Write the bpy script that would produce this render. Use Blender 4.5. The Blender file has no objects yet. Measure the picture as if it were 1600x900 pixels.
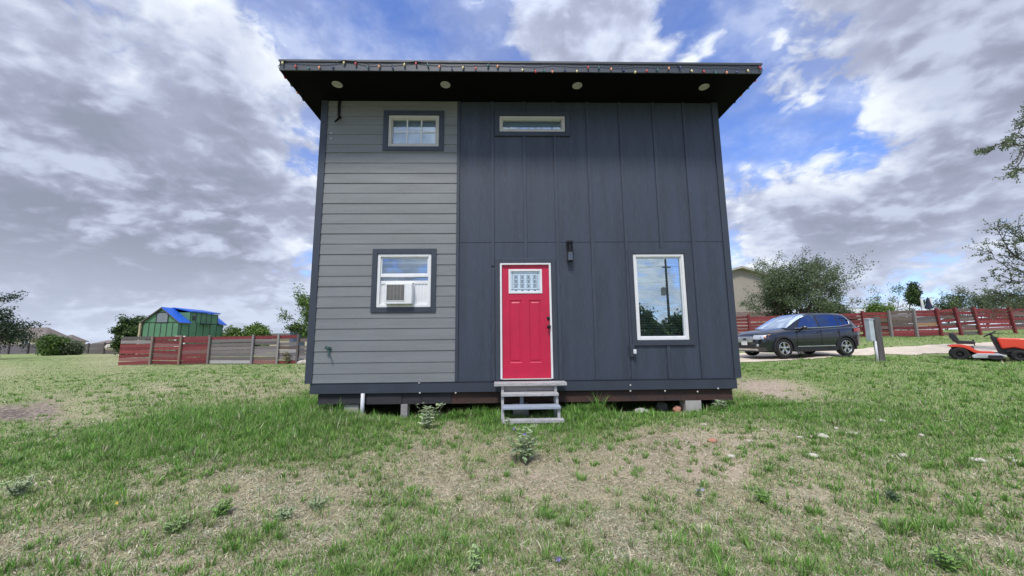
import bpy, math, random
import numpy as np
from mathutils import Vector, Matrix
R_ = math.radians
rng = np.random.default_rng(7)
random.seed(7)
scene = bpy.context.scene
COL = scene.collection

# ------------------------------------------------------------------ camera
F_PX = 590.0
CAM_Z = 1.6
YAW, PITCH, ROLL = R_(1.4085), R_(7.6515), R_(0.5785)
def cam_axes():
    cy, sy, cp, sp = math.cos(YAW), math.sin(YAW), math.cos(PITCH), math.sin(PITCH)
    fw = Vector((sy*cp, cy*cp, sp)); rt = Vector((cy, -sy, 0)); up = rt.cross(fw)
    cr, sr = math.cos(ROLL), math.sin(ROLL)
    return rt*cr - up*sr, rt*sr + up*cr, fw
RT, UP, FW = cam_axes()
cam_data = bpy.data.cameras.new('camera')
cam_data.sensor_width = 36.0; cam_data.lens = 36.0*F_PX/1600.0
cam_data.clip_start = 0.05; cam_data.clip_end = 4000
cam = bpy.data.objects.new('camera', cam_data); COL.objects.link(cam)
m = Matrix((RT, UP, -FW)).transposed().to_4x4(); m.translation = Vector((0, 0, CAM_Z))
cam.matrix_world = m
scene.camera = cam

def ray(px, py):
    d = FW + RT*((px-800)/F_PX) - UP*((py-450)/F_PX)
    return d
def at(px, py, Y):
    d = ray(px, py); d = d*(Y/d.y)
    return Vector((d.x, d.y, d.z+CAM_Z))

# ------------------------------------------------------------------ noise helpers
def vnoise(x, y, seed=0):
    xi = np.floor(x).astype(np.int64); yi = np.floor(y).astype(np.int64)
    xf = x-xi; yf = y-yi
    u = xf*xf*(3-2*xf); v = yf*yf*(3-2*yf)
    def h(a, b):
        n = (a*374761393 + b*668265263 + seed*982451653) & 0x7fffffff
        n = (n ^ (n >> 13))*1274126177 & 0x7fffffff
        n = n ^ (n >> 16)
        return (n & 0xffff)/65535.0
    return (h(xi, yi)*(1-u)+h(xi+1, yi)*u)*(1-v) + (h(xi, yi+1)*(1-u)+h(xi+1, yi+1)*u)*v
def fbm(x, y, seed=0, o=4):
    s = 0; a = .5; t = 0
    for k in range(o):
        s = s+a*vnoise(x*2**k, y*2**k, seed+k*17); t += a; a *= .5
    return s/t

# ------------------------------------------------------------------ terrain
CP = np.array([
 (0,0,.10),(-3,2.5,.16),(3.2,2.5,.12),(0,2.5,.14),(-1.5,4.5,.2),(1.5,4.5,.2),(-3,6.5,.37),(-1,6.4,.30),(.45,5.9,.27),(2.3,6.6,.35),(3.65,6.5,.34),(-2.5,7.4,.18),(0,7.4,.16),(3,7.4,.2),
 (0,9,.3),(5,9,.48),(-5,9,.33),(-24,25,.20),(-12,24,.21),(-94,80,-.4),(-50,55,-.1),(-8,60,.3),(-36,38,.2),
 (10.3,14.4,.72),(13.5,14.8,.78),(12,12,.80),(16,13.3,.70),(17.5,12,.66),(13.4,23,1.36),(25,23,1.45),(30,23,1.6),(20,17,1.17),(8,10,.58),
 (22,36,1.9),(32,36,2.0),(60,40,2.0),(100,100,1.6),(0,100,.6),(0,-10,-.1),(-10,0,-.1),(10,0,.25),(0,-60,-.3),(-20,6,.0),(22,5,.5),(-40,20,-.1),
 (-300,300,-1.5),(300,300,1.6),(300,-300,0),(-300,-300,-1),(0,400,.5),(-400,0,-1),(400,0,1.)], float)
def _tps(r2):
    return np.where(r2 > 1e-9, r2*np.log(np.maximum(r2, 1e-9)), 0.)
_n = len(CP)
_A = np.zeros((_n+3, _n+3))
_d2 = ((CP[:, None, :2]-CP[None, :, :2])**2).sum(-1)
_A[:_n, :_n] = _tps(_d2)+np.eye(_n)*.6
_A[:_n, _n] = 1; _A[:_n, _n+1:] = CP[:, :2]; _A[_n, :_n] = 1; _A[_n+1:, :_n] = CP[:, :2].T
_w = np.linalg.solve(_A, np.concatenate([CP[:, 2], [0, 0, 0]]))
def Hraw(x, y):
    x = np.asarray(x, float); y = np.asarray(y, float)
    out = _w[_n]+_w[_n+1]*x+_w[_n+2]*y
    for i in range(_n):
        out = out+_w[i]*_tps((x-CP[i, 0])**2+(y-CP[i, 1])**2)
    return out
def H(x, y):
    x = np.asarray(x, float); y = np.asarray(y, float)
    z = Hraw(x, y)
    z = z+(fbm(x*.9, y*.9, 3, 3)-.5)*.09+(fbm(x*4.5, y*4.5, 9, 2)-.5)*.03
    return z
def Hs(x, y): return float(H(np.array([x]), np.array([y]))[0])
def hit(px, py):
    d = ray(px, py); d = d/d.y
    y = np.geomspace(.8, 300, 1500)
    z = CAM_Z+d.z*y-H(d.x*y, y)
    k = np.argmax(z < 0)
    if z[k] >= 0: k = len(y)-1
    k = max(k, 1)
    t = z[k-1]/(z[k-1]-z[k]) if z[k-1] != z[k] else 0
    yy = y[k-1]+(y[k]-y[k-1])*t
    return Vector((d.x*yy, yy, CAM_Z+d.z*yy))
def project(x, y, z):
    rx, ry, rz = x, y, z-CAM_Z
    w = FW.x*rx+FW.y*ry+FW.z*rz
    w = np.where(w > .05, w, .05)
    return 800+F_PX*(RT.x*rx+RT.y*ry+RT.z*rz)/w, 450-F_PX*(UP.x*rx+UP.y*ry+UP.z*rz)/w

# cover of the lawn: green share, blade height, density, darkness; sampled where the photo shows them
CV = np.array([
 (40,600,.55,.06,.8,0),(100,590,.62,.06,.9,0),(60,572,.5,.05,.75,0),(150,566,.45,.04,.6,0),(10,580,.45,.04,.7,0),(60,560,.75,.06,1,0),(120,552,.6,.05,.9,0),(30,549,.9,.06,1,0),(150,545,.5,.05,.9,0),
 (180,556,.4,.05,.8,0),(250,585,.62,.07,.9,0),(400,580,.6,.08,.9,0),(250,612,.32,.07,.8,0),(380,610,.25,.08,.9,0),(450,600,.35,.09,.9,0),(440,632,.5,.08,.8,0),(330,632,.45,.08,.8,0),
 (20,646,.1,.02,.12,1),(70,641,.15,.02,.2,.7),(120,640,.4,.05,.8,0),(20,625,.6,.06,.9,0),(20,670,.6,.07,.9,0),
 (300,655,1,.14,1,0),(340,650,1,.17,1,0),(180,690,.9,.09,1,0),(250,690,.9,.09,1,0),(60,700,.75,.07,.9,0),(420,665,.95,.11,1,0),(490,640,1,.19,1,0),(520,650,1,.15,1,0),
 (380,700,.85,.09,.9,0),(480,700,.75,.08,.85,0),(560,680,.75,.07,.8,0),(600,655,.9,.11,1,0),
 (60,760,.5,.06,.7,0),(250,750,.5,.06,.7,0),(400,750,.42,.06,.6,0),(520,740,.38,.05,.5,0),(600,720,.45,.05,.55,0),(640,670,.45,.06,.6,0),(705,668,.22,.05,.3,0),
 (745,650,.95,.13,1,0),(775,665,.8,.09,.9,0),(700,720,.4,.05,.5,0),(700,770,.35,.05,.5,0),(780,700,.4,.05,.5,0),(870,700,.55,.06,.6,0),(840,755,.25,.05,.35,0),
 (900,650,.95,.12,1,0),(940,660,.8,.08,.9,0),(1010,650,.85,.07,.9,0),(1060,648,.55,.05,.6,0),(960,685,.4,.05,.5,.1),(1010,690,.25,.04,.4,.25),(1000,740,.25,.04,.4,0),
 (1090,690,.15,.04,.3,0),(1150,690,.2,.04,.35,0),(1120,740,.25,.04,.35,0),(1150,770,.4,.05,.6,0),(1200,680,.35,.05,.5,0),(1300,700,.5,.06,.7,0),(1190,640,.8,.08,.9,0),(1250,650,.85,.08,1,0),
 (1160,622,.75,.08,.9,0),(1400,640,.95,.08,1,0),(1450,600,1,.08,1,0),(1590,600,1,.08,1,0),(1590,650,.9,.08,1,0),(1205,607,.08,.03,.15,0),(1180,602,.12,.03,.2,0),(1240,612,.25,.04,.4,0),
 (1300,590,.95,.08,1,0),(1180,578,.95,.07,1,0),(1230,580,.95,.07,1,0),(1350,570,.9,.07,1,0),(1540,680,.75,.07,.8,0),(1590,705,.4,.05,.5,0),(1590,750,.35,.05,.5,0),(1400,750,.45,.06,.6,0),
 (1580,840,.45,.06,.55,0),(1450,850,.5,.07,.7,0),(1300,850,.5,.06,.7,0),(1100,850,.5,.06,.7,0),(900,850,.5,.06,.7,0),(700,850,.5,.06,.65,0),(500,850,.42,.06,.55,0),
 (420,790,.35,.05,.5,0),(300,820,.5,.07,.7,0),(100,850,.45,.06,.6,0),(280,885,.3,.05,.45,0),(850,800,.45,.06,.6,0),(1000,800,.45,.06,.65,0),(1240,780,.35,.05,.5,0),
 (1450,540,.9,.06,1,0),(1550,535,.85,.06,1,0),(1360,535,.85,.06,1,0)], float)
def cover(x, y):
    px, py = project(x, y, Hraw(x, y))
    px = np.clip(px, -150, 1750); py = np.clip(py, 530, 960)
    num = [0, 0, 0, 0]; den = 0
    for c in CV:
        w = 1./(((px-c[0])*.75)**2+((py-c[1])*2.0)**2+260.)**1.6
        den = den+w
        for k in range(4): num[k] = num[k]+w*c[2+k]
    return [n/den for n in num]

# ------------------------------------------------------------------ materials
def nd(nt, t, **k):
    n = nt.nodes.new(t)
    for a, v in k.items(): setattr(n, a, v)
    return n
def mixc(nt, fac, a, b, blend='MIX'):
    n = nd(nt, 'ShaderNodeMix', data_type='RGBA', blend_type=blend)
    for sock, v in ((0, fac), (6, a), (7, b)):
        if hasattr(v, 'is_output'): nt.links.new(v, n.inputs[sock])
        elif sock == 0: n.inputs[0].default_value = v
        else: n.inputs[sock].default_value = (*v[:3], 1)
    return n.outputs[2]
def mth(nt, op, a, b=0., c=None, clamp=False):
    n = nd(nt, 'ShaderNodeMath', operation=op, use_clamp=clamp)
    for i, v in enumerate((a, b) if c is None else (a, b, c)):
        if hasattr(v, 'is_output'): nt.links.new(v, n.inputs[i])
        else: n.inputs[i].default_value = v
    return n.outputs[0]
def vm(nt, op, a, b=None, scale=None):
    n = nd(nt, 'ShaderNodeVectorMath', operation=op)
    for i, v in enumerate((a, b)):
        if v is None: continue
        if hasattr(v, 'is_output'): nt.links.new(v, n.inputs[i])
        else: n.inputs[i].default_value = v
    if scale is not None:
        if hasattr(scale, 'is_output'): nt.links.new(scale, n.inputs[3])
        else: n.inputs[3].default_value = scale
    return n.outputs[1] if op in ('DOT_PRODUCT', 'LENGTH') else n.outputs[0]
def noise(nt, vec, scale, detail=4, rough=.55, dist=0., out=0):
    n = nd(nt, 'ShaderNodeTexNoise')
    n.inputs['Scale'].default_value = scale; n.inputs['Detail'].default_value = detail
    n.inputs['Roughness'].default_value = rough; n.inputs['Distortion'].default_value = dist
    if vec is not None: nt.links.new(vec, n.inputs['Vector'])
    return n.outputs[out]
def ss(nt, v, a, b, lo=0., hi=1.):
    n = nd(nt, 'ShaderNodeMapRange', interpolation_type='SMOOTHSTEP')
    nt.links.new(v, n.inputs[0])
    for i, q in ((1, a), (2, b), (3, lo), (4, hi)): n.inputs[i].default_value = q
    return n.outputs[0]
MATS = {}
def pm(name, col, rough=.6, metal=0., col2=None, vscale=3., stretch=(1, 1, 1), var=.5, bump=0., bscale=60., spec=.5, coat=0., fine=None, attr=None, transl=0.):
    """procedural material: two-tone noise variation + optional bump, optional per-vertex tint attribute"""
    if name in MATS: return MATS[name]
    mt = bpy.data.materials.new(name); mt.use_nodes = True; nt = mt.node_tree
    bs = nt.nodes['Principled BSDF']
    bs.inputs['Roughness'].default_value = rough; bs.inputs['Metallic'].default_value = metal
    bs.inputs['Specular IOR Level'].default_value = spec
    if coat: bs.inputs['Coat Weight'].default_value = coat; bs.inputs['Coat Roughness'].default_value = .04
    tc = nd(nt, 'ShaderNodeTexCoord')
    mp = nd(nt, 'ShaderNodeMapping'); mp.inputs['Scale'].default_value = stretch
    nt.links.new(tc.outputs['Object'], mp.inputs[0])
    if col2 is None: col2 = tuple(c*.8 for c in col)
    f = ss(nt, noise(nt, mp.outputs[0], vscale, 6, .6), .5-var*.5, .5+var*.5)
    if attr:
        at_ = nd(nt, 'ShaderNodeAttribute', attribute_name=attr)
        base = mixc(nt, mth(nt, 'MULTIPLY', f, .35), at_.outputs['Color'], col2, 'MULTIPLY')
    else:
        base = mixc(nt, f, col, col2)
    if fine:
        base = mixc(nt, mth(nt, 'MULTIPLY', ss(nt, noise(nt, mp.outputs[0], vscale*fine[0], 3, .6), .45, .7), fine[1]), base, fine[2])
    nt.links.new(base, bs.inputs['Base Color'])
    rr = nd(nt, 'ShaderNodeMapRange'); nt.links.new(f, rr.inputs[0])
    rr.inputs[3].default_value = max(0., rough-.06); rr.inputs[4].default_value = min(1., rough+.06)
    nt.links.new(rr.outputs[0], bs.inputs['Roughness'])
    if bump:
        b = nd(nt, 'ShaderNodeBump'); b.inputs['Strength'].default_value = bump; b.inputs['Distance'].default_value = .01
        nt.links.new(noise(nt, mp.outputs[0], bscale, 4, .6), b.inputs['Height'])
        nt.links.new(b.outputs[0], bs.inputs['Normal'])
    if transl:
        out = nt.nodes['Material Output']
        tr = nd(nt, 'ShaderNodeBsdfTranslucent'); nt.links.new(base, tr.inputs[0])
        mx = nd(nt, 'ShaderNodeMixShader'); mx.inputs[0].default_value = transl
        nt.links.new(bs.outputs[0], mx.inputs[1]); nt.links.new(tr.outputs[0], mx.inputs[2]); nt.links.new(mx.outputs[0], out.inputs[0])
    MATS[name] = mt
    return mt
def glass(name, refl=.45, tint=(.85, .92, 1), dark=(.8, .85, .85), rough=.0, wav=.0):
    mt = bpy.data.materials.new(name); mt.use_nodes = True; nt = mt.node_tree
    nt.nodes.remove(nt.nodes['Principled BSDF'])
    gl = nd(nt, 'ShaderNodeBsdfGlossy'); gl.inputs['Roughness'].default_value = rough; gl.inputs[0].default_value = (*tint, 1)
    tr = nd(nt, 'ShaderNodeBsdfTransparent'); tr.inputs[0].default_value = (*dark, 1)
    fr = nd(nt, 'ShaderNodeFresnel'); fr.inputs[0].default_value = 1.5
    fac = mth(nt, 'MAXIMUM', fr.outputs[0], refl)
    if wav:
        tc = nd(nt, 'ShaderNodeTexCoord')
        b = nd(nt, 'ShaderNodeBump'); b.inputs['Strength'].default_value = wav; b.inputs['Distance'].default_value = .01
        nt.links.new(noise(nt, tc.outputs['Object'], 3, 1), b.inputs['Height']); nt.links.new(b.outputs[0], gl.inputs['Normal'])
    mx = nd(nt, 'ShaderNodeMixShader'); nt.links.new(fac, mx.inputs[0])
    nt.links.new(tr.outputs[0], mx.inputs[1]); nt.links.new(gl.outputs[0], mx.inputs[2])
    nt.links.new(mx.outputs[0], nt.nodes['Material Output'].inputs[0])
    return mt

M = {}
M['siding'] = pm('grey_siding_paint', (.205, .216, .220), .55, col2=(.165, .174, .177), vscale=1.2, stretch=(.6, 1, 5), bump=.15, bscale=90, fine=(14, .25, (.24, .26, .28)))
M['panel'] = pm('charcoal_panel_paint', (.046, .059, .088), .5, col2=(.030, .038, .056), vscale=1.6, stretch=(3, 1, .35), bump=.25, bscale=60, fine=(10, .4, (.066, .081, .108)))
M['trim'] = pm('charcoal_trim_paint', (.042, .053, .075), .5, col2=(.033, .041, .057), vscale=2.5, bump=.1)
M['soffit'] = pm('black_soffit_paint', (.0035, .0038, .005), .9, vscale=2, spec=.1)
M['fascia'] = pm('dark_fascia_metal', (.06, .07, .088), .45, col2=(.045, .054, .066), vscale=2, stretch=(1, 1, 4))
M['drip'] = pm('drip_edge_metal', (.075, .082, .092), .5, .2, vscale=4)
M['vinyl'] = pm('white_vinyl', (.78, .79, .80), .35, col2=(.70, .71, .71), vscale=5)
M['cream'] = pm('almond_vinyl', (.56, .54, .50), .4, col2=(.48, .46, .42), vscale=5)
M['door'] = pm('red_door_paint', (.56, .012, .06), .42, col2=(.46, .010, .048), vscale=1.6, bump=.12, bscale=60, fine=(9, .35, (.42, .014, .045)))
M['blackmetal'] = pm('black_metal', (.012, .012, .013), .4, .3)
M['darkroom'] = pm('dim_interior_paint', (.25, .25, .25), .8)
M['blind'] = pm('blind_slat', (.86, .88, .87), .5)
M['paleblind'] = pm('pale_blind', (.78, .82, .86), .6, vscale=2)
M['glass'] = glass('window_glass', .42, (.84, .95, 1.0), (.93, .97, .97), wav=.008)
M['glass_hi'] = glass('upper_window_glass', .24, (.8, .9, 1), (.9, .95, .97), wav=.03)
M['lite'] = pm('frosted_leaded_glass', (.58, .70, .80), .2, col2=(.48, .62, .74), vscale=16, bump=.5, bscale=80)
M['lead'] = pm('lead_came', (.16, .19, .22), .5, .2)
M['rust'] = pm('rusty_steel', (.07, .034, .024), .8, .1, col2=(.035, .03, .032), vscale=3, stretch=(.6, 1, 2.5), bump=.4, bscale=40, fine=(8, .5, (.12, .05, .03)))
M['darkplank'] = pm('dark_plank', (.04, .037, .042), .8, col2=(.02, .02, .025), vscale=2, stretch=(.5, 1, 4))
M['concrete'] = pm('concrete', (.42, .40, .37), .9, col2=(.30, .29, .27), vscale=7, bump=.4, bscale=50)
M['stone'] = pm('pale_limestone', (.62, .57, .48), .9, col2=(.45, .41, .34), vscale=6, bump=.5, bscale=30)
M['brick'] = pm('reddish_stone', (.45, .22, .15), .9, vscale=8, bump=.4, bscale=30)
M['greywood'] = pm('weathered_grey_wood', (.36, .34, .33), .85, col2=(.24, .22, .21), vscale=3, stretch=(.6, 4, 9), bump=.4, bscale=25, fine=(6, .4, (.16, .145, .135)))
M['paintwood'] = pm('worn_white_paint_wood', (.52, .52, .515), .75, col2=(.36, .355, .36), vscale=3, stretch=(.8, 3, 6), bump=.4, bscale=30, fine=(6, .8, (.22, .20, .19)))
M['bluewood'] = pm('worn_blue_grey_paint_wood', (.36, .42, .50), .7, col2=(.28, .32, .38), vscale=3, stretch=(.8, 3, 6), bump=.3, bscale=30, fine=(5, .4, (.2, .2, .22)))
M['postwood'] = pm('old_post_wood', (.13, .12, .125), .9, col2=(.07, .062, .062), vscale=4, stretch=(5, 5, .5), bump=.5, bscale=25)
M['fencewood'] = pm('fence_board_wood', (.3, .3, .3), .9, col2=(.55, .55, .55), vscale=3, stretch=(.5, 1, 5), attr='tint', bump=.4, bscale=20, fine=(5, .35, (.2, .175, .16)))
M['box'] = pm('pale_grey_enamel', (.50, .55, .60), .4, vscale=5)
M['pvc'] = pm('white_pvc', (.72, .73, .74), .4, vscale=5)
M['bark'] = pm('bark', (.10, .08, .065), .95, col2=(.05, .04, .034), vscale=9, stretch=(3, 3, .8), bump=.6, bscale=25)
M['leaf'] = pm('leaf_tissue', (.1, .1, .1), .55, attr='tint', col2=(.6, .7, .5), vscale=2, transl=.3)
M['blade'] = pm('grass_blade', (.1, .1, .1), .6, attr='tint', col2=(.75, .78, .65), vscale=3, transl=.25, spec=.3)

# ------------------------------------------------------------------ mesh builder
ORIGIN = {}
class MB:
    def __init__(self): self.v = []; self.f = []; self.mi = []; self.t = []; self.cur = 0; self.tint = (1, 1, 1)
    def _add(self, vs, fs):
        o = len(self.v); self.v += [tuple(v) for v in vs]; self.t += [self.tint]*len(vs)
        for f in fs: self.f.append(tuple(i+o for i in f)); self.mi.append(self.cur)
    def box(self, x0, x1, y0, y1, z0, z1, mat=None):
        vs = [(x, y, z) for z in (z0, z1) for y in (y0, y1) for x in (x0, x1)]
        if mat is not None: vs = [mat @ Vector(v) for v in vs]
        self._add(vs, [(0, 2, 3, 1), (4, 5, 7, 6), (0, 1, 5, 4), (2, 6, 7, 3), (0, 4, 6, 2), (1, 3, 7, 5)])
        return self
    def poly(self, pts): self._add(pts, [tuple(range(len(pts)))]); return self
    def prism(self, pts, vec):
        n = len(pts); vec = Vector(vec); a = [Vector(p) for p in pts]; b = [p+vec for p in a]
        self._add(a+b, [tuple(range(n))[::-1], tuple(range(n, 2*n))]+[(i, (i+1) % n, n+(i+1) % n, n+i) for i in range(n)])
        return self
    def tube(self, pts, rad, n=8, cap=True):
        pts = [Vector(p) for p in pts]
        if not hasattr(rad, '__len__'): rad = [rad]*len(pts)
        rings = []; prev = None
        for i, p in enumerate(pts):
            t = (pts[min(i+1, len(pts)-1)]-pts[max(i-1, 0)])
            if t.length < 1e-9: t = Vector((0, 0, 1))
            t.normalize()
            if prev is None:
                a = t.orthogonal().normalized()
            else:
                a = (prev-t*prev.dot(t))
                a = a.normalized() if a.length > 1e-6 else t.orthogonal().normalized()
            prev = a; b = t.cross(a)
            rings.append([p+(a*math.cos(2*math.pi*k/n)+b*math.sin(2*math.pi*k/n))*rad[i] for k in range(n)])
        vs = [v for r in rings for v in r]; fs = []
        for i in range(len(pts)-1):
            for k in range(n):
                fs.append((i*n+k, i*n+(k+1) % n, (i+1)*n+(k+1) % n, (i+1)*n+k))
        if cap: fs += [tuple(range(n))[::-1], tuple(range((len(pts)-1)*n, len(pts)*n))]
        self._add(vs, fs); return self
    def lathe(self, prof, c, axis=(0, 0, 1), n=24, closed=False):
        """prof: (radius, height along axis)"""
        ax = Vector(axis).normalized(); a = ax.orthogonal().normalized(); b = ax.cross(a); c = Vector(c)
        vs = [c+ax*h+(a*math.cos(2*math.pi*k/n)+b*math.sin(2*math.pi*k/n))*r for r, h in prof for k in range(n)]
        fs = []; L = len(prof)
        for i in range(L if closed else L-1):
            j = (i+1) % L
            for k in range(n): fs.append((i*n+k, i*n+(k+1) % n, j*n+(k+1) % n, j*n+k))
        if not closed: fs += [tuple(range(n))[::-1], tuple(range((L-1)*n, L*n))]
        self._add(vs, fs); return self
    def grid(self, P):
        r, c = len(P), len(P[0])
        self._add([p for row in P for p in row], [(i*c+j, i*c+j+1, (i+1)*c+j+1, (i+1)*c+j) for i in range(r-1) for j in range(c-1)])
        return self
    def wall(self, x0, x1, z0, z1, y0, y1, holes=()):
        """slab in the xz plane from y0 (front) to y1 (back) with rectangular openings"""
        xs = sorted({x0, x1, *[h[0] for h in holes], *[h[1] for h in holes]}); zs = sorted({z0, z1, *[h[2] for h in holes], *[h[3] for h in holes]})
        for i in range(len(xs)-1):
            for j in range(len(zs)-1):
                cx, cz = (xs[i]+xs[i+1])/2, (zs[j]+zs[j+1])/2
                if any(h[0] < cx < h[1] and h[2] < cz < h[3] for h in holes): continue
                a, b, c, d = xs[i], xs[i+1], zs[j], zs[j+1]
                self.poly([(a, y0, c), (b, y0, c), (b, y0, d), (a, y0, d)])
                self.poly([(a, y1, c), (a, y1, d), (b, y1, d), (b, y1, c)])
        for (a, b, c, d), s in [((x0, x1, z0, z1), 1)]+[(h, -1) for h in holes]:
            for p, q in (((a, c), (b, c)), ((b, c), (b, d)), ((b, d), (a, d)), ((a, d), (a, c))):
                w = [(p[0], y0, p[1]), (p[0], y1, p[1]), (q[0], y1, q[1]), (q[0], y0, q[1])]
                self.poly(w if s > 0 else w[::-1])
        return self
    def frame(self, x0, x1, z0, z1, w, y0, y1, wb=None):
        """mitre-free rectangular frame: stiles full height, rails between"""
        wb = wb or w
        self.box(x0, x0+w, y0, y1, z0, z1); self.box(x1-w, x1, y0, y1, z0, z1)
        self.box(x0+w, x1-w, y0, y1, z0, z0+wb); self.box(x0+w, x1-w, y0, y1, z1-w, z1)
        return self
    def build(self, name, mats, parent=None, local=False, bevel=0., smooth=False, tint=False, seg=2):
        if not isinstance(mats, (list, tuple)): mats = [mats]
        v = np.array(self.v, float)
        root = parent
        while root is not None and root.parent is not None: root = root.parent
        o = None
        if not local:
            org = Vector(root.location) if root is not None else Vector((v[:, 0].mean(), v[:, 1].mean(), v[:, 2].min()))
            v = v-np.array(org)
        me = bpy.data.meshes.new(name); me.from_pydata(v.tolist(), [], self.f); 
        for mm in mats: me.materials.append(mm)
        if len(mats) > 1: me.polygons.foreach_set('material_index', self.mi)
        if tint:
            a = me.color_attributes.new('tint', 'FLOAT_COLOR', 'POINT')
            c = np.ones((len(self.t), 4), np.float32); c[:, :3] = self.t; a.data.foreach_set('color', c.ravel())
        if smooth: me.polygons.foreach_set('use_smooth', [True]*len(me.polygons))
        me.update()
        ob = bpy.data.objects.new(name, me); COL.objects.link(ob)
        if root is None and not local: ob.location = org
        if parent is not None: ob.parent = parent
        if bevel:
            b = ob.modifiers.new('bevel', 'BEVEL'); b.width = bevel; b.segments = seg; b.limit_method = 'ANGLE'; b.angle_limit = R_(40)
        return ob
def tag(o, label=None, cat=None, group=None, kind=None):
    if label: o['label'] = label
    if cat: o['category'] = cat
    if group: o['group'] = group
    if kind: o['kind'] = kind
    return o
def thing(name, label, cat, loc, group=None, rz=0.):
    o = bpy.data.objects.new(name, None); COL.objects.link(o); o.location = loc; o.rotation_euler = (0, 0, rz)
    o.empty_display_size = .2
    return tag(o, label, cat, group)
def raw_mesh(name, verts, loops, sizes, mat, tint=None, parent=None, loc=(0, 0, 0), smooth=False):
    """fast path for very large meshes (numpy arrays)"""
    me = bpy.data.meshes.new(name)
    me.vertices.add(len(verts)); me.vertices.foreach_set('co', np.asarray(verts, np.float32).ravel())
    me.loops.add(len(loops)); me.loops.foreach_set('vertex_index', np.asarray(loops, np.int32))
    me.polygons.add(len(sizes)); st = np.concatenate([[0], np.cumsum(sizes)[:-1]]).astype(np.int32)
    me.polygons.foreach_set('loop_start', st)
    if smooth: me.polygons.foreach_set('use_smooth', np.ones(len(sizes), bool))
    me.update(calc_edges=True); me.materials.append(mat)
    if tint is not None:
        a = me.color_attributes.new('tint', 'FLOAT_COLOR', 'POINT')
        c = np.ones((len(verts), 4), np.float32); c[:, :3] = tint; a.data.foreach_set('color', c.ravel())
    o = bpy.data.objects.new(name, me); COL.objects.link(o); o.location = loc
    if parent is not None: o.parent = parent
    return o

# ------------------------------------------------------------------ ground
def build_ground():
    rad = np.concatenate([[.15], np.geomspace(.4, 40, 330), np.geomspace(41.5, 900, 70)])
    th = np.concatenate([np.linspace(-72, 72, 520), np.linspace(72, 288, 90)[1:-1]])
    th = np.radians(th)
    X = rad[:, None]*np.sin(th)[None]; Y = rad[:, None]*np.cos(th)[None]
    Z = H(X, Y)
    # crawl space under the house is scooped a little
    G, Hh, D, K = cover(X, Y); G = G*(.6+.4*np.clip((np.hypot(X, Y)-4.5)/2, 0, 1))
    n0, n1 = X.shape
    verts = np.stack([X, Y, Z], -1).reshape(-1, 3)
    i, j = np.meshgrid(np.arange(n0-1), np.arange(n1), indexing='ij')
    j2 = (j+1) % n1
    q = np.stack([i*n1+j, i*n1+j2, (i+1)*n1+j2, (i+1)*n1+j], -1)[..., ::-1].reshape(-1)
    mt = bpy.data.materials.new('lawn_soil'); mt.use_nodes = True; nt = mt.node_tree; bs = nt.nodes['Principled BSDF']
    bs.inputs['Roughness'].default_value = .95; bs.inputs['Specular IOR Level'].default_value = .15
    tc = nd(nt, 'ShaderNodeTexCoord'); P = tc.outputs['Object']
    a = nd(nt, 'ShaderNodeAttribute', attribute_name='tint'); sp = nd(nt, 'ShaderNodeSeparateColor'); nt.links.new(a.outputs['Color'], sp.inputs[0])
    n1_, n2_, n3_ = noise(nt, P, 2.2, 8, .65), noise(nt, P, 14, 6, .7), noise(nt, P, 70, 4, .7)
    soil = mixc(nt, ss(nt, n2_, .35, .65), (.54, .44, .34), (.37, .295, .225))
    soil = mixc(nt, ss(nt, n3_, .55, .75), soil, (.62, .51, .39))
    soil = mixc(nt, mth(nt, 'MULTIPLY', ss(nt, n3_, .5, .3), .75), soil, (.13, .10, .075))
    thatch = mixc(nt, ss(nt, n3_, .35, .65), (.50, .43, .28), (.31, .27, .17))
    green = mixc(nt, ss(nt, n2_, .35, .65), (.15, .24, .07), (.27, .32, .12))
    c = mixc(nt, ss(nt, mth(nt, 'ADD', mth(nt, 'MULTIPLY', n2_, .8), mth(nt, 'SUBTRACT', sp.outputs[1], .62)), .0, .45), soil, thatch)
    c = mixc(nt, mth(nt, 'MULTIPLY', ss(nt, mth(nt, 'ADD', n2_, mth(nt, 'SUBTRACT', sp.outputs[0], .92)), -.25, .30), .85), c, green)
    c = mixc(nt, mth(nt, 'MULTIPLY', sp.outputs[2], ss(nt, n2_, .3, .55)), c, (.075, .062, .055))
    nt.links.new(c, bs.inputs['Base Color'])
    b = nd(nt, 'ShaderNodeBump'); b.inputs['Strength'].default_value = .7; b.inputs['Distance'].default_value = .03
    nt.links.new(mth(nt, 'ADD', n2_, mth(nt, 'MULTIPLY', n3_, .5)), b.inputs['Height']); nt.links.new(b.outputs[0], bs.inputs['Normal'])
    tint = np.stack([G, D, K], -1).reshape(-1, 3)
    o = raw_mesh('ground', verts, q, np.full((n0-1)*n1, 4), mt, tint, smooth=True)
    tag(o, kind='structure')
build_ground()

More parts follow.
